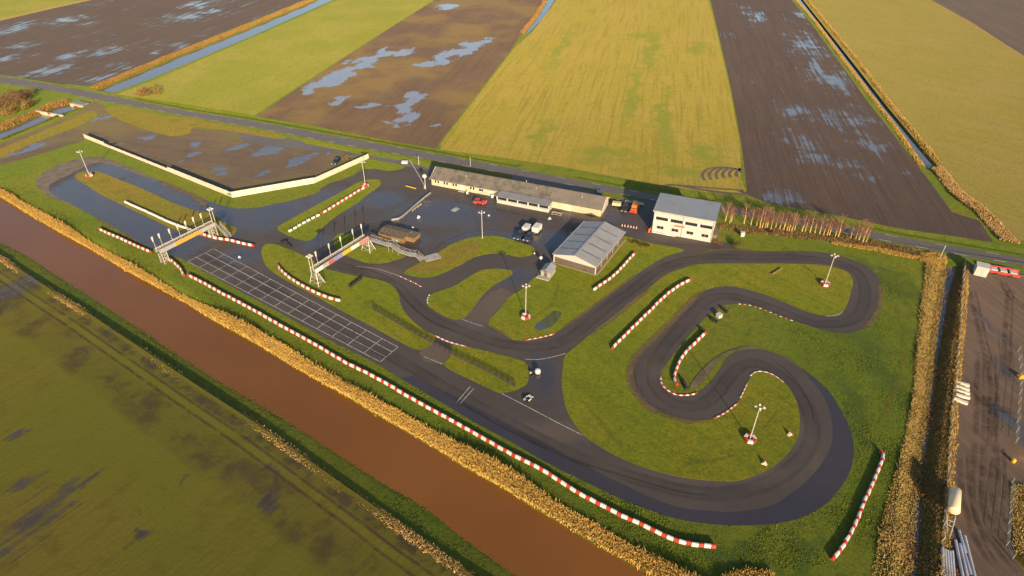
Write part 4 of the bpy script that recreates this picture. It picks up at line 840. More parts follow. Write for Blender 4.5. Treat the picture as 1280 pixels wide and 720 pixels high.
# ------------------------------------------------------------------ white wall of the lot
WP = [((106,172.5),(131,182.5),1.5),((131,182.5),(211,214.5),1.1),((211,214.5),(291,247),1.7),((291,247),(393,229),1.9),((393,229),(461,198),1.7)]
w0 = G(290,246.5); wl = thing('white_wall', 'long white panel wall bent twice between the mud lot and the track', 'wall', (w0.x, w0.y, 0)); inv = Matrix.Translation((-w0.x, -w0.y, 0))
for p0, p1, hh in WP:
    p, q2 = inv @ G(*p0), inv @ G(*p1); n = max(2, int((q2-p).length/3)); m = MB(); ps = MB()
    m.beam(p+Vector((0,0,hh/2+.02)), q2+Vector((0,0,hh/2+.02)), .12, hh)
    for i in range(n+1): c = p.lerp(q2, i/n); d = (q2-p).normalized(); s = Vector((d.y,-d.x,0))*.1; ps.beam(c-s, c-s+Vector((0,0,hh+.08)), .12, .10)
    o = m.build('wall_panel', plain('cream_white_panel', (.56,.49,.37), .6, var=.06, scale=.5), wl); ps.build('panel_post', plain('cream_post', (.60,.53,.40), .6), o)

# ------------------------------------------------------------------ vehicles
def car(loc, rz, paint, label, Lc=4.0, wc=1.7, kind='car', rear=None):
    t = thing('parked_car', label, 'car', loc, rz)
    m = MB(); h = Lc/2; w = wc/2
    prof = [(-h,.32),(-h,.72),(-h*.93,.88),(-h*.55,.92),(h*.28,.90),(h*.85,.80),(h*.99,.62),(h,.32)]
    m.prism(prof, -w, w, 'y'); m.build('body', paint, t, bevel=.06, seg=2)
    gp_ = [(-h*.90,.90),(-h*.74,1.36),(h*.02,1.38),(h*.36,.89)]
    vs = [(x, sy*(w-.06 if z < 1 else w-.20), z) for sy in (-1,1) for x, z in gp_]
    MB().add(vs, [(0,1,2,3),(7,6,5,4),(0,4,5,1),(1,5,6,2),(2,6,7,3),(3,7,4,0)]).build('window', m_glass, t, bevel=.03)
    MB().box(-h*.72, h*.0, -w+.22, w-.22, 1.381, 1.43).build('roof', paint, t, bevel=.02)
    for x in (-h*.62, h*.62):
        for y in (-w+.02, w-.02):
            wh = MB().tube((x, y-.1, .31), (x, y+.1, .31), .31, .31, 14).build('wheel', m_tyre, t); s = 1 if y > 0 else -1
            MB().tube((x, y+s*.101, .31), (x, y+s*.115, .31), .18, .18, 10).build('rim', m_steel, wh)
    for y in (-w*.68, w*.68): MB().box(h*.955, h+.02, y-.2, y+.2, .58, .72).build('headlight', m_lampglass, t)
    MB().box(-h-.03, -h+.01, -w*.6, w*.6, .55, .68).build('number_plate', rear or m_yellow, t)
    return t
def trailer(loc, rz, label, box, Lc=3.0, wc=1.7, hh=1.5, tilt=None, name='trailer'):
    t = thing(name, label, 'trailer', loc, rz); h = Lc/2; w = wc/2
    MB().box(-h, h, -w, w, .5, .5+hh).build('box_body', box, t, bevel=.08, seg=2)
    MB().beam((h,0,.45),(h+1.1,0,.42),.1,.1).beam((h,-.5,.45),(h+.9,0,.43),.07,.07).beam((h,.5,.45),(h+.9,0,.43),.07,.07).build('drawbar', m_steel, t)
    for y in (-w-.1, w+.1): MB().tube((-.2, y-.09, .3),(-.2, y+.09, .3),.3,.3,12).build('wheel', m_tyre, t)
    return t
p_red = plain('red_car_paint', (.62,.035,.03), .3, var=.03); p_navy = plain('dark_blue_paint', (.035,.05,.09), .25, var=.03); p_org = plain('orange_paint', (.65,.17,.03), .35, var=.05); p_dark = plain('dark_brown_paint', (.05,.035,.03), .35)
car(G(600,254), R(-15), p_red, 'small red car parked in front of the long house', 3.9)
dirv = heading(G(664,288), G(646,301))
car(G(649,296.5), heading(G(658,287), G(646,300)), p_navy, 'left one of two dark blue cars standing by the paddock grass', 4.3, rear=m_white)
car(G(660.5,298.5), heading(G(668,290), G(659,301)), p_navy, 'right one of two dark blue cars, hitched to the white box trailer', 4.3, rear=m_white)
trailer(G(658,288), heading(G(661,284), G(650,296)), 'small rounded grey white trailer behind the left dark blue car', plain('grey_white_tarp', (.55,.54,.52), .5), 2.6, 1.7, 1.1)
trailer(G(671,289.5), heading(G(674,285), G(663,297)), 'white box trailer behind the right dark blue car', m_white, 3.0, 1.9, 1.5)
car(G(781,262.5), heading(G(783,258), G(779,266)), p_dark, 'dark brown car parked at the end of the long house beside an orange van', 4.2, rear=m_white)
t = car(G(793,263), heading(G(797,256), G(791,268)), p_org, 'orange van with a red nose parked by the road entrance', 4.6, 1.9)
MB().box(-2.2, .6, -.86, .86, .93, 1.9).build('cargo_box', p_org, t, bevel=.05); MB().box(1.95, 2.34, -.8, .8, .35, .85).build('bumper', p_red, t, bevel=.04)
trailer(G(770.5,258), R(-15), 'cream coloured trailer parked at the gable end of the long house', plain('cream_paint', (.58,.47,.26), .5), 2.6, 1.5, .9)
car(G(749,243.5), R(80), plain('light_blue_paint', (.06,.13,.20), .3), 'blue car parked behind the long house', 3.8)
car(G(420.5,204), heading(G(425,200), G(417,208)), p_navy, 'dark blue car with its tailgate trailer in the mud lot by the wall', 4.3, rear=m_white)
t = thing('flat_trailer', 'flat brown trailer hitched to the car in the mud lot', 'trailer', G(434,198.5), heading(G(436,197), G(428,202)))
MB().box(-2,2,-.8,.8,.55,.65).build('bed', m_wood, t); MB().box(-2,2,-.84,-.8,.55,.95).box(-2,2,.8,.84,.55,.95).build('side_rail', m_wood, t)
for y in (-.9,.9): MB().tube((-.2,y-.08,.3),(-.2,y+.08,.3),.3,.3,10).build('wheel', m_tyre, t)
# karts and other dark machines on the asphalt
def kart(loc, rz, col, label):
    t = thing('go_kart', label, 'kart', loc, rz)
    MB().box(-.8,.7,-.32,.32,.12,.2).build('chassis', m_black, t); MB().prism([(.5,.12),(1.05,.14),(1.0,.30),(.5,.42)], -.5, .5, 'y').build('nose', col, t)
    MB().prism([(-.5,.2),(0,.2),(-.35,.34),(-.5,.78),(-.6,.78)], -.24, .24, 'y').build('seat', m_black, t)
    for y in (-.62,.44): MB().box(-.45,.35,y,y+.18,.12,.38).build('side_pod', col, t, bevel=.04)
    for x, y in ((-.65,-.6),(-.65,.6),(.62,-.55),(.62,.55)): MB().tube((x,y-.11,.17),(x,y+.11,.17),.17,.17,12).build('wheel', m_tyre, t)
    MB().box(-.95,-.55,.1,.4,.2,.6).build('engine', m_steel, t); return t
kart(G(660,499), .8, m_white, 'go-kart standing on the asphalt link near the end of the post fence')
kart(G(668,467.5), .3, m_black, 'dark go-kart parked behind a pale drum on the asphalt link')
m = MB().lathe([(.5,0),(.62,.2),(.62,.75),(.5,1.0),(.28,1.12)], 16); o = m.build('drum', plain('pale_grey_drum', (.5,.5,.5), .5), shade=True); o.location = G(672,466.5); tag(o, 'round pale grey drum standing on the asphalt link between the straights', 'drum')
# heaps of tyres
def tyre_stack(loc, n, label, grp=None):
    t = thing('tyre_stack', label, 'tyre stack', loc, random.uniform(0,3), grp); 
    for i in range(n):
        m = MB().lathe([(.16,.0),(.30,.0),(.34,.06),(.34,.16),(.30,.22),(.16,.22)], 14); o = m.build('tyre', m_tyre, t, shade=True); o.location = (random.uniform(-.03,.03), random.uniform(-.03,.03), i*.222)
    return t
for k, (px, py, n) in enumerate(((352,305,3),(355,303.5,3),(358,305,4),(361,307.5,3),(364,309,2))): tyre_stack(G(px,py), n, 'black tyre stack on the asphalt between the two islands right of the far gantry', 'tyre stacks on the asphalt right of the far gantry')
def low_wall(a, b, label, hh=.55):
    A_, B_ = G(*a), G(*b); L = (B_-A_).length; n = max(2, int(L/.66)); t = thing('tyre_wall', label, 'tyre wall', A_, heading(A_, B_))
    for i in range(n):
        m = MB()
        for z in (0, .2, .4): m.lathe([(.15,z),(.30,z),(.33,z+.06),(.33,z+.14),(.30,z+.195),(.15,z+.195)], 12, 0, (i*.66+.33, 0))
        m.build('tyre_column', m_tyre, t, shade=True)
low_wall((437,360),(454,347),'low black tyre wall lying on the grass right of the near gantry')
low_wall((902,386),(911,393),'black tyre wall right of the pale box above the small hairpin')
low_wall((888,399),(900,406),'black tyre wall left of the pale box above the small hairpin')
low_wall((852,474),(859,490),'black tyre wall at the tip of the grass in the small hairpin')
low_wall((875,411.5),(879,414.5),'very short black tyre wall at the upper end of the hairpin block row')
o = MB().box(-.55,.55,-.5,.5,0,.9).box(-.62,.62,-.57,.57,.901,1.0).build('marshal_box', m_whitew, bevel=.02); o.location = G(898.5,396.5); o.rotation_euler = (0,0,.5); tag(o, 'small pale marshal box between two black tyre walls', 'box')
o = MB().beam((0,0,.25),(3.2,2.6,.25),.3,.22).beam((.5,.4,0),(.5,.4,.14),.2,.2).beam((2.7,2.2,0),(2.7,2.2,.14),.2,.2).build('plank_bench', m_wood); o.location = G(965,343.5); tag(o, 'brown plank bench on the grass inside the upper right bend', 'bench')

# ------------------------------------------------------------------ fences and rails
def rail_fence(name, pts, label, hh=1.0, step=1.6, mat=None, rails=(.35,.65,.95), pw=.09, mesh=None, rw=.05):
    p = resample(smooth(GP(pts), False, 4), step); o0 = p[0]; t = thing(name, label, 'fence', (o0.x, o0.y, 0)); q_ = [x-o0 for x in p]
    for c in q_: MB().beam(c, c+Vector((0,0,hh)), pw, pw).build('post', mat, t)
    for z in rails:
        m = MB()
        for a_, b_ in zip(q_, q_[1:]): m.beam(a_+Vector((0,0,z*hh)), b_+Vector((0,0,z*hh)), rw, rw)
        m.build('rail', mesh or mat, t)
    return t
rail_fence('post_and_rail_fence', [(466,386.5),(500,406.5),(540,429.5),(570,446),(599,460),(625,473.5),(646,485)], 'dark post and rail fence across the grass and the crossing beside the straight', 1.0, 1.5, plain('dark_fence_wood', (.06,.05,.04), .8), (.12,.28,.44,.60,.76,.95), .12, plain('dark_fence_rail', (.055,.045,.035), .8), .055)
rail_fence('guard_rail', [(490,276.5),(500,274.5),(515,262),(530,249),(541,240.5)], 'pale grey guard rail between paddock and the pit lane', .75, 2.0, m_steel, (.35,.6,.92), .1, None, .16)
rail_fence('guard_rail', [(516,264.5),(521.5,260),(528,255.5)], 'short pale rail parallel to the long guard rail', .6, 1.5, plain('tan_rail', (.45,.40,.28)), (.5,.9), .1, None, .12)
rail_fence('guard_rail', [(530,252.5),(536,253),(543,254.5)], 'low brown rail at right angles to the guard rail', .4, 2.0, m_wood, (.5,.9), .08)
rail_fence('wire_fence', fence_px, 'grey wire fence along the ditch at the edge of the builders yard', 1.5, 3.2, plain('pale_fence_post', (.40,.37,.32)), (.3,.6,.95), .08, None, .025)
fy = rail_fence('wire_fence', [(1272,440),(1275,472),(1272,510),(1269,555)], 'wire fence in the upper right of the builders yard', 1.6, 3.0, m_steel, (.3,.6,.95), .07, None, .03)
rail_fence('wire_fence', [(1264,604),(1262,635),(1259,665),(1258,690),(1270,702),(1285,713)], 'thin grey wire fence with leaning posts in the builders yard', 1.4, 2.4, m_steel, (.35,.65,.98), .07, None, .035)
def pole(px, hz, label, r=.07, name='pole', mat=None, lean=(0,0)):
    o = MB().tube((0,0,0),(lean[0],lean[1],hz),r,r*.8,8).box(-.15,.15,-.15,.15,0,.06).build(name, mat or m_pole); o.location = G(*px); return tag(o, label, 'pole')
t = thing('sign_pole', 'white pole with a round white disc at the left end of the long house', 'sign', G(532,236.5)); hz = top_z((532,236.5),(531,220))
MB().tube((0,0,0),(0,0,hz),.12,.10,8).build('pole', m_pole, t); MB().tube((0,-.16,hz),(0,-.11,hz),.62,.62,20).build('disc', m_white, t)
t = thing('barrier_gate', 'long white boom gate leaning from its post near the sign pole', 'gate', G(531,235.5)); e = G(512.5,203.5) - G(531,235.5)
MB().box(-.2,.2,-.2,.2,0,1.1).build('gate_post', m_steel, t); MB().beam((0,0,1.0),(e.x,e.y,1.1),.16,.18).build('boom', m_white, t)
o = MB().box(-1.0,1.0,-.6,.6,0,.8).build('white_box', m_white, bevel=.05); o.location = G(506,204); tag(o, 'small white box on the grass beside the access road', 'box')
pole((523.5,206), 3.0, 'short pale pole at the corner of the access road', .12)
pole((588,207.5), 3.2, 'single pale pole on the verge of the main road behind the long house', .09)
pole((1174.5,323.5), 4.0, 'thin pale pole in the scrub at the right end of the tree row', .08)
o = MB().beam((0,0,.5),(3.4,-1.9,.5),.14,.3,0).beam((.4,-.2,0),(.4,-.2,.35),.3,.2,1).beam((3.0,-1.7,0),(3.0,-1.7,.35),.3,.2,1).build('barrier_beam', [m_yellow, m_black]); o.location = G(507.5,234); tag(o, 'yellow and black barrier beam on the wet paddock', 'barrier')
def cone(px, label, s=1.0, mat=None, grp=None):
    o = MB().lathe([(.16,.05),(.12,.3),(.06,.62),(.03,.7)], 12).box(-.2,.2,-.2,.2,0,.05).build('traffic_cone', mat or m_white); o.location = G(*px); o.scale = (s,s,s); return tag(o, label, 'cone', grp)
for px in ((777.5,282.5),(781,283),(785,283.7),(788.5,284.3),(792,285),(795.5,285.6)): cone(px, 'small pale cone in the row across the yard left of the office block', 1.0, plain('pale_orange_cone', (.70,.42,.33)), 'cones in a row left of the office block')
cone((811,290),'red orange cone at the corner of the office block', 1.7, plain('orange_cone', (.70,.12,.03))); cone((813,288),'second orange cone close behind the corner cone of the office block', 1.5, plain('orange_cone', ()))
def ball_sign(px, label, r=.45, hz=1.2, mat=None):
    t = thing('round_marker', label, 'marker', G(*px)); MB().tube((0,0,0),(0,0,hz-.1),.07,.07,8).build('stem', m_steel, t)
    m = MB().lathe([(r*math.cos(a_), hz + r*math.sin(a_)) for a_ in [R(-90)+math.pi*i/10 + (1e-3 if i == 0 else 0) for i in range(11)]], 16); m.build('ball', mat or m_white, t, shade=True)
ball_sign((676,327),'round white ball marker on the paddock left of the steel hall'); ball_sign((668,318.5),'small white marker at the right tip of the paddock grass', .22, .5)
def board(px, label, s=1.0, mat=None, rz=.4):
    t = thing('marker_board', label, 'marker', G(*px), rz); MB().prism([(-.55*s,0),(.55*s,0),(0,.75*s)], -.22*s, .22*s, 'y').build('panel', mat or plain('pale_pink_board', (.68,.45,.36)), t); MB().box(-.6*s,.6*s,-.27*s,.27*s,0,.05).build('foot', m_black, t)
board((987,544),'pale triangular marker board near the right edge of the lower island'); board((955,580.5),'pale triangular marker board at the bottom edge of the lower island', 1, None, -.5)
board((299.5,322),'small pale marker board standing on the asphalt beside the start grid', .8, m_white)
board((523.5,272.5),'white wedge shaped marker on the paddock by the guard rail', 1.1, m_white, 1.0); board((516,285),'small white marker right behind the timber shelter', .7, m_white)
board((611,270),'tiny white marker board right of the paddock floodlight head', .7, m_white); board((714,292),'small grey marker board left of the steel hall roof', .6, m_steel); board((687,274),'pair of white boards lying in front of the veranda', 1.0, m_white)
o = MB().box(-1.2,1.2,-.8,.8,0,.06).box(-1.1,-.4,-.7,.7,.0605,.12).box(-.2,.5,-.7,.7,.0605,.12).build('steel_plate', plain('pale_steel_plate', (.38,.38,.38), .5)); o.location = G(569,262); o.rotation_euler = (0,0,.9); tag(o, 'pale steel ramp plates lying on the paddock', 'plate')
for k, (px, lb) in enumerate(((585,243.5,),(1,)) if False else [((584.5,243.5),'white garden chair by the door of the long house'),((615,247),'white bin beside the small window of the long house')]):
    t = thing('garden_chair' if k == 0 else 'waste_bin', lb, 'chair' if k == 0 else 'bin', G(*px), .4)
    if k == 0:
        MB().box(-.3,.3,-.3,.3,.42,.47).build('seat', m_white, t); MB().box(-.3,.3,.25,.3,.47,1.0).build('backrest', m_white, t)
        for x in (-.27,.27):
            for y in (-.27,.27): MB().box(x-.03,x+.03,y-.03,y+.03,0,.42).build('leg', m_white, t)
    else: MB().prism([(-.3,0),(.3,0),(.38,1.0),(-.38,1.0)], -.3, .3, 'y').build('bin_body', m_white, t, bevel=.03); MB().box(-.42,.42,-.36,.36,1.001,1.08).build('lid', m_steel, t)
t = thing('picnic_table', 'pale picnic bench at the right end of the glazed veranda', 'bench', G(696,268.5), heading(G(690,267.5), G(703,270)))
MB().box(-1.6,1.6,-.4,.4,.7,.76).build('top', plain('pale_timber', (.45,.38,.26)), t)
for y in (-.85,.65): MB().box(-1.6,1.6,y,y+.22,.42,.47).build('seat', plain('pale_timber', ()), t)
for x in (-1.2,1.2): MB().beam((x,-.7,0),(x,-.1,.7),.08,.08).beam((x,.7,0),(x,.1,.7),.08,.08).build('leg', plain('pale_timber', ()), t)
for k,(px,lb) in enumerate([((786,252.5),'pile of pale boards left of the pair lying on the roadside verge'),((792,252.8),'pale board pile in the middle of the roadside verge'),((799.5,255.5),'pale board pile nearest to the office block')]):
    o = MB().box(-1.2,1.2,-.5,.5,0,.25).box(-1.0,1.1,-.4,.4,.2505,.45).build('board_pile', plain('pale_boards', (.40,.36,.28))); o.location = G(*px); o.rotation_euler = (0,0,-.25); tag(o, lb, 'boards', 'board piles on the roadside verge')
o = MB().box(-.5,.5,-.45,.45,0,1.2).box(-.55,.55,-.5,.5,1.201,1.3).build('utility_box', m_whitew, bevel=.02); o.location = G(927.5,295); tag(o, 'white utility cabinet on the grass in front of the bare trees', 'cabinet')
for px, lb in (((643.5,225.8), 'small white triangular vent hood behind the ridge of the long house'),):
    o = MB().prism([(-1.0,0),(1.0,0),(.9,1.0),(.6,2.6)], -.15, .15, 'y').build('ridge_sail', m_white); o.location = G(*px) + Vector((0,0,0)); o.location = G(664,237.5); tag(o, 'white triangular sail shaped panel standing behind the long house', 'panel')

# ------------------------------------------------------------------ sluice and culvert on the side canal
sl = thing('sluice', 'pale concrete sluice wall across the side canal with a brown gate', 'sluice', G(62,142.5), heading(G(46,139.5), G(79,145.5))); L = (G(79,145.5)-G(46,139.5)).length
MB().box(-L/2,-.9,-.35,.35,-1.2,.55).box(.9,L/2,-.35,.35,-1.2,.55).box(-.9,.9,-.30,.30,-1.2,-.2).build('wall', m_cream, sl); MB().box(-.88,.88,-.12,.12,-.2,.9).build('sluice_gate', plain('rust_brown', (.18,.075,.035), .8), sl)
cv = thing('culvert', 'pale culvert head with a slab roof at the end of the side canal', 'culvert', G(96,132), heading(G(88,130.5), G(102,133.5)))
MB().box(-3.6,3.6,-.4,.4,-1.0,.5).build('headwall', m_cream, cv); MB().box(-3.2,3.0,.5,3.4,.1,.6).build('slab', plain('grey_slab', (.22,.22,.24)), cv); MB().box(-1.5,1.5,-.46,-.405,-.9,.0).build('opening', plain('rust_brown', ()), cv)

# ------------------------------------------------------------------ builders' yard
ct = thing('site_container', 'white site cabin at the road corner of the builders yard', 'container', G(1216.5,343.5), heading(G(1216.5,343.5), G(1225,345.5)))
MB().box(0,2.7,0,2.6,0,2.5).build('wall', m_whitew, ct, bevel=.03); MB().box(-.08,2.78,-.08,2.68,2.503,2.62).build('roof', m_whitew, ct); dr = MB().box(1.5,2.4,-.05,-.004,.1,2.1).build('door', m_whitew, ct); MB().box(1.6,1.66,-.1,-.051,1.0,1.2).build('handle', m_steel, dr)
rt = thing('flatbed_trailer', 'red framed flatbed trailer carrying white bundles in the yard', 'trailer', G(1235,341.5), heading(G(1235,341.5), G(1256,345.5)))
MB().box(0,6.6,0,2.2,.55,.75).build('bed', m_red, rt)
MB().box(0,6.6,-.06,-.003,.4,1.0).box(0,6.6,2.203,2.26,.4,1.3).box(-.06,-.003,0,2.2,.76,1.3).build('side_frame', m_red, rt)
for i in range(3): MB().box(.3+i*2.05,1.9+i*2.05,.3,1.9,.752,1.15).build('bundle', m_whitew, rt, bevel=.1, seg=2)
for i in range(2): MB().box(2.05+i*2.05,2.22+i*2.05,.0,2.2,.752,1.05).build('stake', m_black, rt)
for x in (1.6,4.8): MB().tube((x,-.1,.35),(x,2.3,.35),.35,.35,12).build('axle_wheel', m_tyre, rt)
o = MB().box(0,2.4,0,1.1,0,.8).build('stone_block', m_white, bevel=.04); o.location = G(1257,344); o.rotation_euler = (0,0,heading(G(1257,344), G(1265,345.5))); tag(o, 'white block at the right end of the red trailer', 'block')
rail_fence('yard_rail', [(1265.5,345),(1273,346.5),(1290,349.5),(1310,353)], 'dark low rail running right from the white block', .7, 3, m_wood_d, (.5,.9), .12, None, .12)
for k, (x0, y0, x1, y1, nm) in enumerate([(1194.5,479,1211,483.5,'topmost of the five white beams beside the wire fence'),(1194,484,1211,489,'second from the top of the five white beams beside the wire fence'),(1194.5,489,1211.5,494,'middle one of the five white beams beside the wire fence'),(1194,494.5,1211.5,499,'fourth of the five white beams beside the wire fence'),(1192,499.5,1209,506,'lowest of the five white beams beside the wire fence')]):
    a, b = G(x0, y0), G(x1, y1); o = MB().beam((0,0,.3),((b-a).length,0,.3),(.62,.66,.42,.66,.72)[k],.5).build('concrete_beam', plain('white_concrete', (.66,.58,.46), .7), bevel=.03); o.location = a; o.rotation_euler = (0,0,heading(a, b)); tag(o, 'white concrete beam, ' + nm, 'beam', 'white concrete beams by the wire fence')
# tank on its frame
a, b = G(1187.5,646), G(1189.5,621); L = (b-a).length; tk = thing('storage_tank', 'cream cylindrical tank lying on a steel frame beside the wire fence', 'tank', a, heading(a, b)); r = .86
vs = MB(); prof = [(-.28,.25),(-.2,.6),(-.05,.8),(0,r),(L,r),(L+.05,.8),(L+.2,.6),(L+.28,.25)]; n = 28
m = MB(); V = [(x, rr*math.cos(2*math.pi*i/n), r+.75+rr*math.sin(2*math.pi*i/n)) for x, rr in prof for i in range(n)]
m.add(V, [(j*n+i, j*n+(i+1) % n, (j+1)*n+(i+1) % n, (j+1)*n+i) for j in range(len(prof)-1) for i in range(n)] + [tuple(range(n)), tuple(range((len(prof)-1)*n, len(prof)*n))]).build('tank_shell', plain('cream_tank_paint', (.66,.52,.33), .4, var=.12, scale=.6), tk, shade=True)
for x in (.4, L-.4): MB().beam((x,-.7,0),(x,-.5,.95),.12,.12).beam((x,.7,0),(x,.5,.95),.12,.12).build('saddle', m_steel, tk)
MB().beam((-.3,-.6,.5),(-4.2,-.2,.12),.14,.16).beam((-.3,.6,.5),(-4.2,.2,.12),.14,.16).beam((-1.2,-.5,.4),(-1.2,.5,.4),.1,.1).beam((-2.2,-.4,.33),(-2.2,.4,.33),.1,.1).build('frame_leg', m_pole, tk)
m_pipe = plain('grey_pipe', (.40,.40,.44), .45, .1, var=.1, scale=.5)
PIPES = [((1180,742),(1177.5,686),'left bundle'),((1183.5,742),(1180.5,688),'left bundle'),((1187,742),(1183.5,689),'left bundle'),((1190,742),(1186.5,690.5),'left bundle'),((1193,740),(1189.5,690),'left bundle'),
         ((1204,728),(1193.5,676.5),'right bundle'),((1209,724),(1199,681),'right bundle'),((1213,720),(1202.5,684),'right bundle'),((1206.5,693),(1198,664.5),'right bundle'),((1221,735),(1205,671),'right bundle')]
WH = ['outermost left','second','third','fourth','rightmost','leftmost','inner','short inner','raised upper','longest and rightmost']
for k, (p0, p1, bd) in enumerate(PIPES):
    a, b = G(*p0), G(*p1); r = .22; L = (b-a).length; n = 14; z = r + (.02)
    m = MB(); m.tube((0,0,z),(L,0,z),r,r,n,0,False).tube((0,0,z),(L,0,z),r*.85,r*.85,n,0,False)
    ring_v = [(x, rr*math.cos(2*math.pi*i/n), z+rr*math.sin(2*math.pi*i/n)) for x in (0, L) for rr in (r, r*.85) for i in range(n)]
    o = m.build('steel_pipe', m_pipe, shade=True); o.location = a; o.rotation_euler = (0,0,heading(a, b)); tag(o, f'grey steel pipe, {WH[k]} of the {bd} at the yard edge', 'pipe', 'pipes stacked at the yard edge')
blades('dry_grass', GP([(1266,606),(1266,650),(1268,690)]), GP([(1300,610),(1305,660),(1310,720)]), 5000, .45, .12, MATS['straw_reed'], 25, .5, None, .3)
blades('scrub', GP([(1192,712),(1200,714),(1206,716)]), GP([(1193,724),(1200,724),(1210,726)]), 700, .35, .12, m_reed3, 22, .6)
o = MB().box(-.6,.6,-.45,.45,.0,.5).prism([(-.4,.5),(.4,.5),(.25,.8),(-.25,.8)], -.3, .3, 'y').build('yellow_pump', plain('amber_yellow', (.7,.33,.02), .5), bevel=.03); o.location = G(1275.5,472); tag(o, 'small yellow pump beside the wire fence in the yard', 'pump')
o = MB().lathe([(.3,0),(.36,.1),(.34,.6),(.2,.8)], 14).build('yellow_bucket', plain('amber_yellow', ())); o.location = G(1266,577.5); tag(o, 'yellow bucket on the yard where the sand begins', 'bucket')

# ------------------------------------------------------------------ trees and shrubs
m_bark = plain('golden_bark', (.50,.31,.12), .8, var=.2, scale=3); m_twig = plain('reddish_twig', (.26,.13,.085), .85, var=.15, scale=1)
def bare_tree(seed, hz=6.0):
    rg = random.Random(seed); t = bpy.data.objects.new('bare_tree', None); COL.objects.link(t)
    tr = MB(); cr = MB(); lean = Vector((rg.uniform(-.25,.25), rg.uniform(-.25,.25), 0)); pts = [Vector((0,0,0)) + lean*(i/6)**1.3 + Vector((rg.uniform(-.05,.05), rg.uniform(-.05,.05), hz*.92*i/6)) for i in range(7)]
    for i in range(6): tr.tube(pts[i], pts[i+1], .17*(1-i/6.6), .17*(1-(i+1)/6.6), 6, 0, False)
    for k in range(26):
        f = rg.uniform(.22, .97); i = min(5, int(f*6)); p = pts[i].lerp(pts[i+1], f*6-i); az = rg.uniform(0, 2*math.pi); ln = hz*(.34*(1-f)+.10)*rg.uniform(.7,1.2)
        q = p + Vector((math.cos(az)*ln*.62, math.sin(az)*ln*.62, ln*.85)); cr.tube(p, q, .028, .012, 4, 0, False)
        for j in range(9):
            g = rg.uniform(.15, 1); s = p.lerp(q, g); a2 = az+rg.uniform(-1.3,1.3); l2 = ln*rg.uniform(.25,.55); e = s + Vector((math.cos(a2)*l2*.6, math.sin(a2)*l2*.6, l2*.8)); cr.tube(s, e, .011, .006, 3, 0, False)
            for j2 in range(3):
                s2 = s.lerp(e, rg.uniform(.3,1)); a3 = a2+rg.uniform(-1.5,1.5); l3 = l2*.5; cr.tube(s2, s2+Vector((math.cos(a3)*l3*.6, math.sin(a3)*l3*.6, l3*.8)), .008, .005, 3, 0, False)
    tr.build('trunk', m_bark, t); cr.build('crown', m_twig, t); return t
PROT = [bare_tree(s, 6.0) for s in (1, 2, 3, 4)]
TB = [(906.5,276.5),(914,277),(912,279),(930,279.5),(938,282.5),(945.5,283.5),(949,286),(952.5,285.5),(956,286),(958.5,285.5),(963,288),(968.7,286),(974,287.5),(979,288.5),(983,289),(986,289.5),(989,290),(993,288),(1002,290.5),(1006,290),(1012,291.5),(1018,292),(1024,293),(1029,294),(1033.5,295),(1036.5,294.5),(1043.5,296),(1047.5,297),(1062.7,298.5),(1069,300.5),(1073,301.5),(1077.5,304),(1082,303.5)]
for i, p in enumerate(TB):
    pr = PROT[i % 4]; s = random.uniform(.8, 1.15); c = G(*p); first = i < 4
    o = pr if first else copy_tree(pr)
    o.location = c; o.rotation_euler = (0,0,random.uniform(0,6)); o.scale = (s*1.1, s*1.1, s)
    if i < 3: lb = ['leftmost bare golden trunked tree close to the office block','second bare tree right of the office block','bare tree just in front of the first two by the office block'][i]; g = None
    elif i >= 28: lb = 'bare reddish tree in the small group at the right end of the roadside row'; g = 'bare trees in the right end group'
    else: lb = 'slim bare tree with reddish twigs in the dense roadside row'; g = 'bare trees in the dense roadside row'
    tag(o, lb, 'tree', g)
    if g is None and 'group' in o: del o['group']
def shrub(px, rx, hz, label, mat, n=1500, seed=0, leaf=.16, name='shrub'):
    rg = np.random.default_rng(seed); t = thing(name, label, 'shrub', G(*px)); st = MB()
    for k in range(7): a_ = rg.random()*6.28; st.tube((0,0,0),(math.cos(a_)*rx*.6, math.sin(a_)*rx*.6, hz*(.5+.4*rg.random())),.05,.015,5,0,False)
    st.build('stem', m_bark, t); m = MB(); blobs = [(rg.normal(0,.45,2)*rx, hz*(.3+.5*rg.random()), rx*(.3+.25*rg.random())) for _ in range(9)]
    for i in range(n):
        c, z, r = blobs[rg.integers(9)]; d = rg.normal(0,1,3); d /= np.linalg.norm(d); p = np.array([c[0],c[1],z]) + d*r*(.6+.4*rg.random()); p[2] = max(p[2], .05)
        u = rg.normal(0,1,3); u /= np.linalg.norm(u); w = np.cross(u, d); m.add([p-u*leaf, p+w*leaf*.6, p+u*leaf, p-w*leaf*.6], [(0,1,2,3)])
    me = m.build('foliage', mat, t); return t
m_leafb = reedmat('rusty_leaf', (.20,.11,.05), (.15,.09,.04), (.11,.09,.03)); m_leafg = reedmat('dark_leaf', (.05,.06,.015), (.07,.065,.02), (.04,.045,.012)); m_leafy = reedmat('straw_leaf', (.26,.15,.05), (.2,.13,.04), (.11,.10,.025))
shrub((183,118.5), 4.6, 2.0, 'round straw coloured shrub beyond the road at the wheat field corner', m_leafy, 1800, 1, .22); 
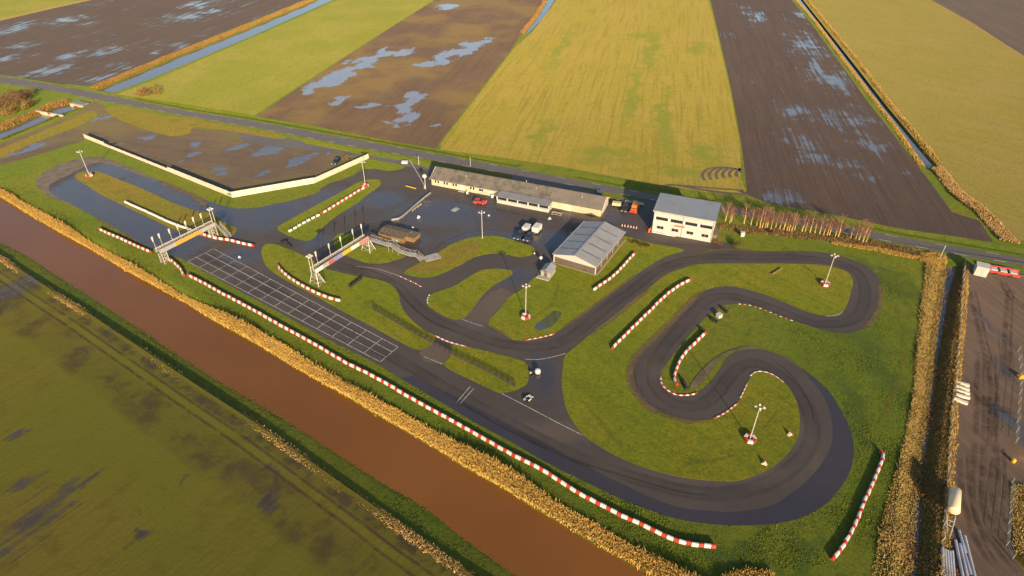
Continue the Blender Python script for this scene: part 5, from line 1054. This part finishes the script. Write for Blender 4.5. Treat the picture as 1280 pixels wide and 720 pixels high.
for k, (px, py, rx, hz, mt, lb) in enumerate([(4,133,5,3.0,m_leafb,'brown shrub at the far left edge beside the side canal'),(14,124,5,2.6,m_leafb,'brown shrub behind the far left shrub'),(22,130,5,3.4,m_leafb,'tall brown shrub in the middle of the left thicket'),(28,122,4.5,2.4,m_leafb,'low brown shrub nearest to the road in the left thicket'),(33,134,3.6,2.0,m_leafy,'straw coloured shrub at the right end of the left thicket'),(8,142,4,1.8,m_leafy,'low straw shrub on the bank below the left thicket')]): shrub((px,py), rx, hz, lb, mt, 1400, 10+k, .24)
shrub((919,308.5), 1.6, 1.7, 'dark leafless looking bush on the grass right of the office block', m_leafg, 900, 30, .12); shrub((895,303.5), 1.4, 1.3, 'brown bush against the right corner of the office block', m_leafb, 700, 31, .12)
for k, px in enumerate([(793,304),(799,306),(804,308.5),(809,307.5)]): shrub(px, .9, .7, 'low dark plant in the bed between the hall and the office block', m_leafg, 260, 40+k, .12)['group'] = 'low dark plants between hall and office block'

# ------------------------------------------------------------------ light, sky, camera
w = bpy.data.worlds.new('World'); SC.world = w; w.use_nodes = True; nt = w.node_tree
sk_ = nt.nodes.new('ShaderNodeTexSky'); sk_.sky_type = 'NISHITA'; sk_.sun_disc = False; sk_.sun_elevation = SUN_EL; sk_.sun_rotation = SUN_AZ; sk_.dust_density = 1.5
nt.links.new(sk_.outputs[0], nt.nodes['Background'].inputs[0]); nt.nodes['Background'].inputs[1].default_value = .105
sun = bpy.data.lights.new('sun', 'SUN'); so = bpy.data.objects.new('sun', sun); COL.objects.link(so); sun.energy = 4.5; sun.angle = R(.55); sun.color = (1.0, .76, .48)
dvec = Vector((math.sin(SUN_AZ)*math.cos(SUN_EL), math.cos(SUN_AZ)*math.cos(SUN_EL), math.sin(SUN_EL))); so.rotation_euler = dvec.to_track_quat('Z', 'Y').to_euler(); so.location = dvec*300
cam = bpy.data.cameras.new('camera'); co = bpy.data.objects.new('camera', cam); COL.objects.link(co); SC.camera = co
co.location = (0, 0, H); co.rotation_euler = (math.pi/2 - PITCH, 0, 0); cam.sensor_width = 36; cam.lens = F/1280*36; cam.clip_end = 8000; cam.clip_start = .5
vs = SC.view_settings; vs.view_transform = 'Standard'; vs.look = 'None'; vs.exposure = .9; vs.gamma = 1
SC.render.engine = 'CYCLES'; SC.cycles.use_denoising = True; SC.cycles.max_bounces = 5
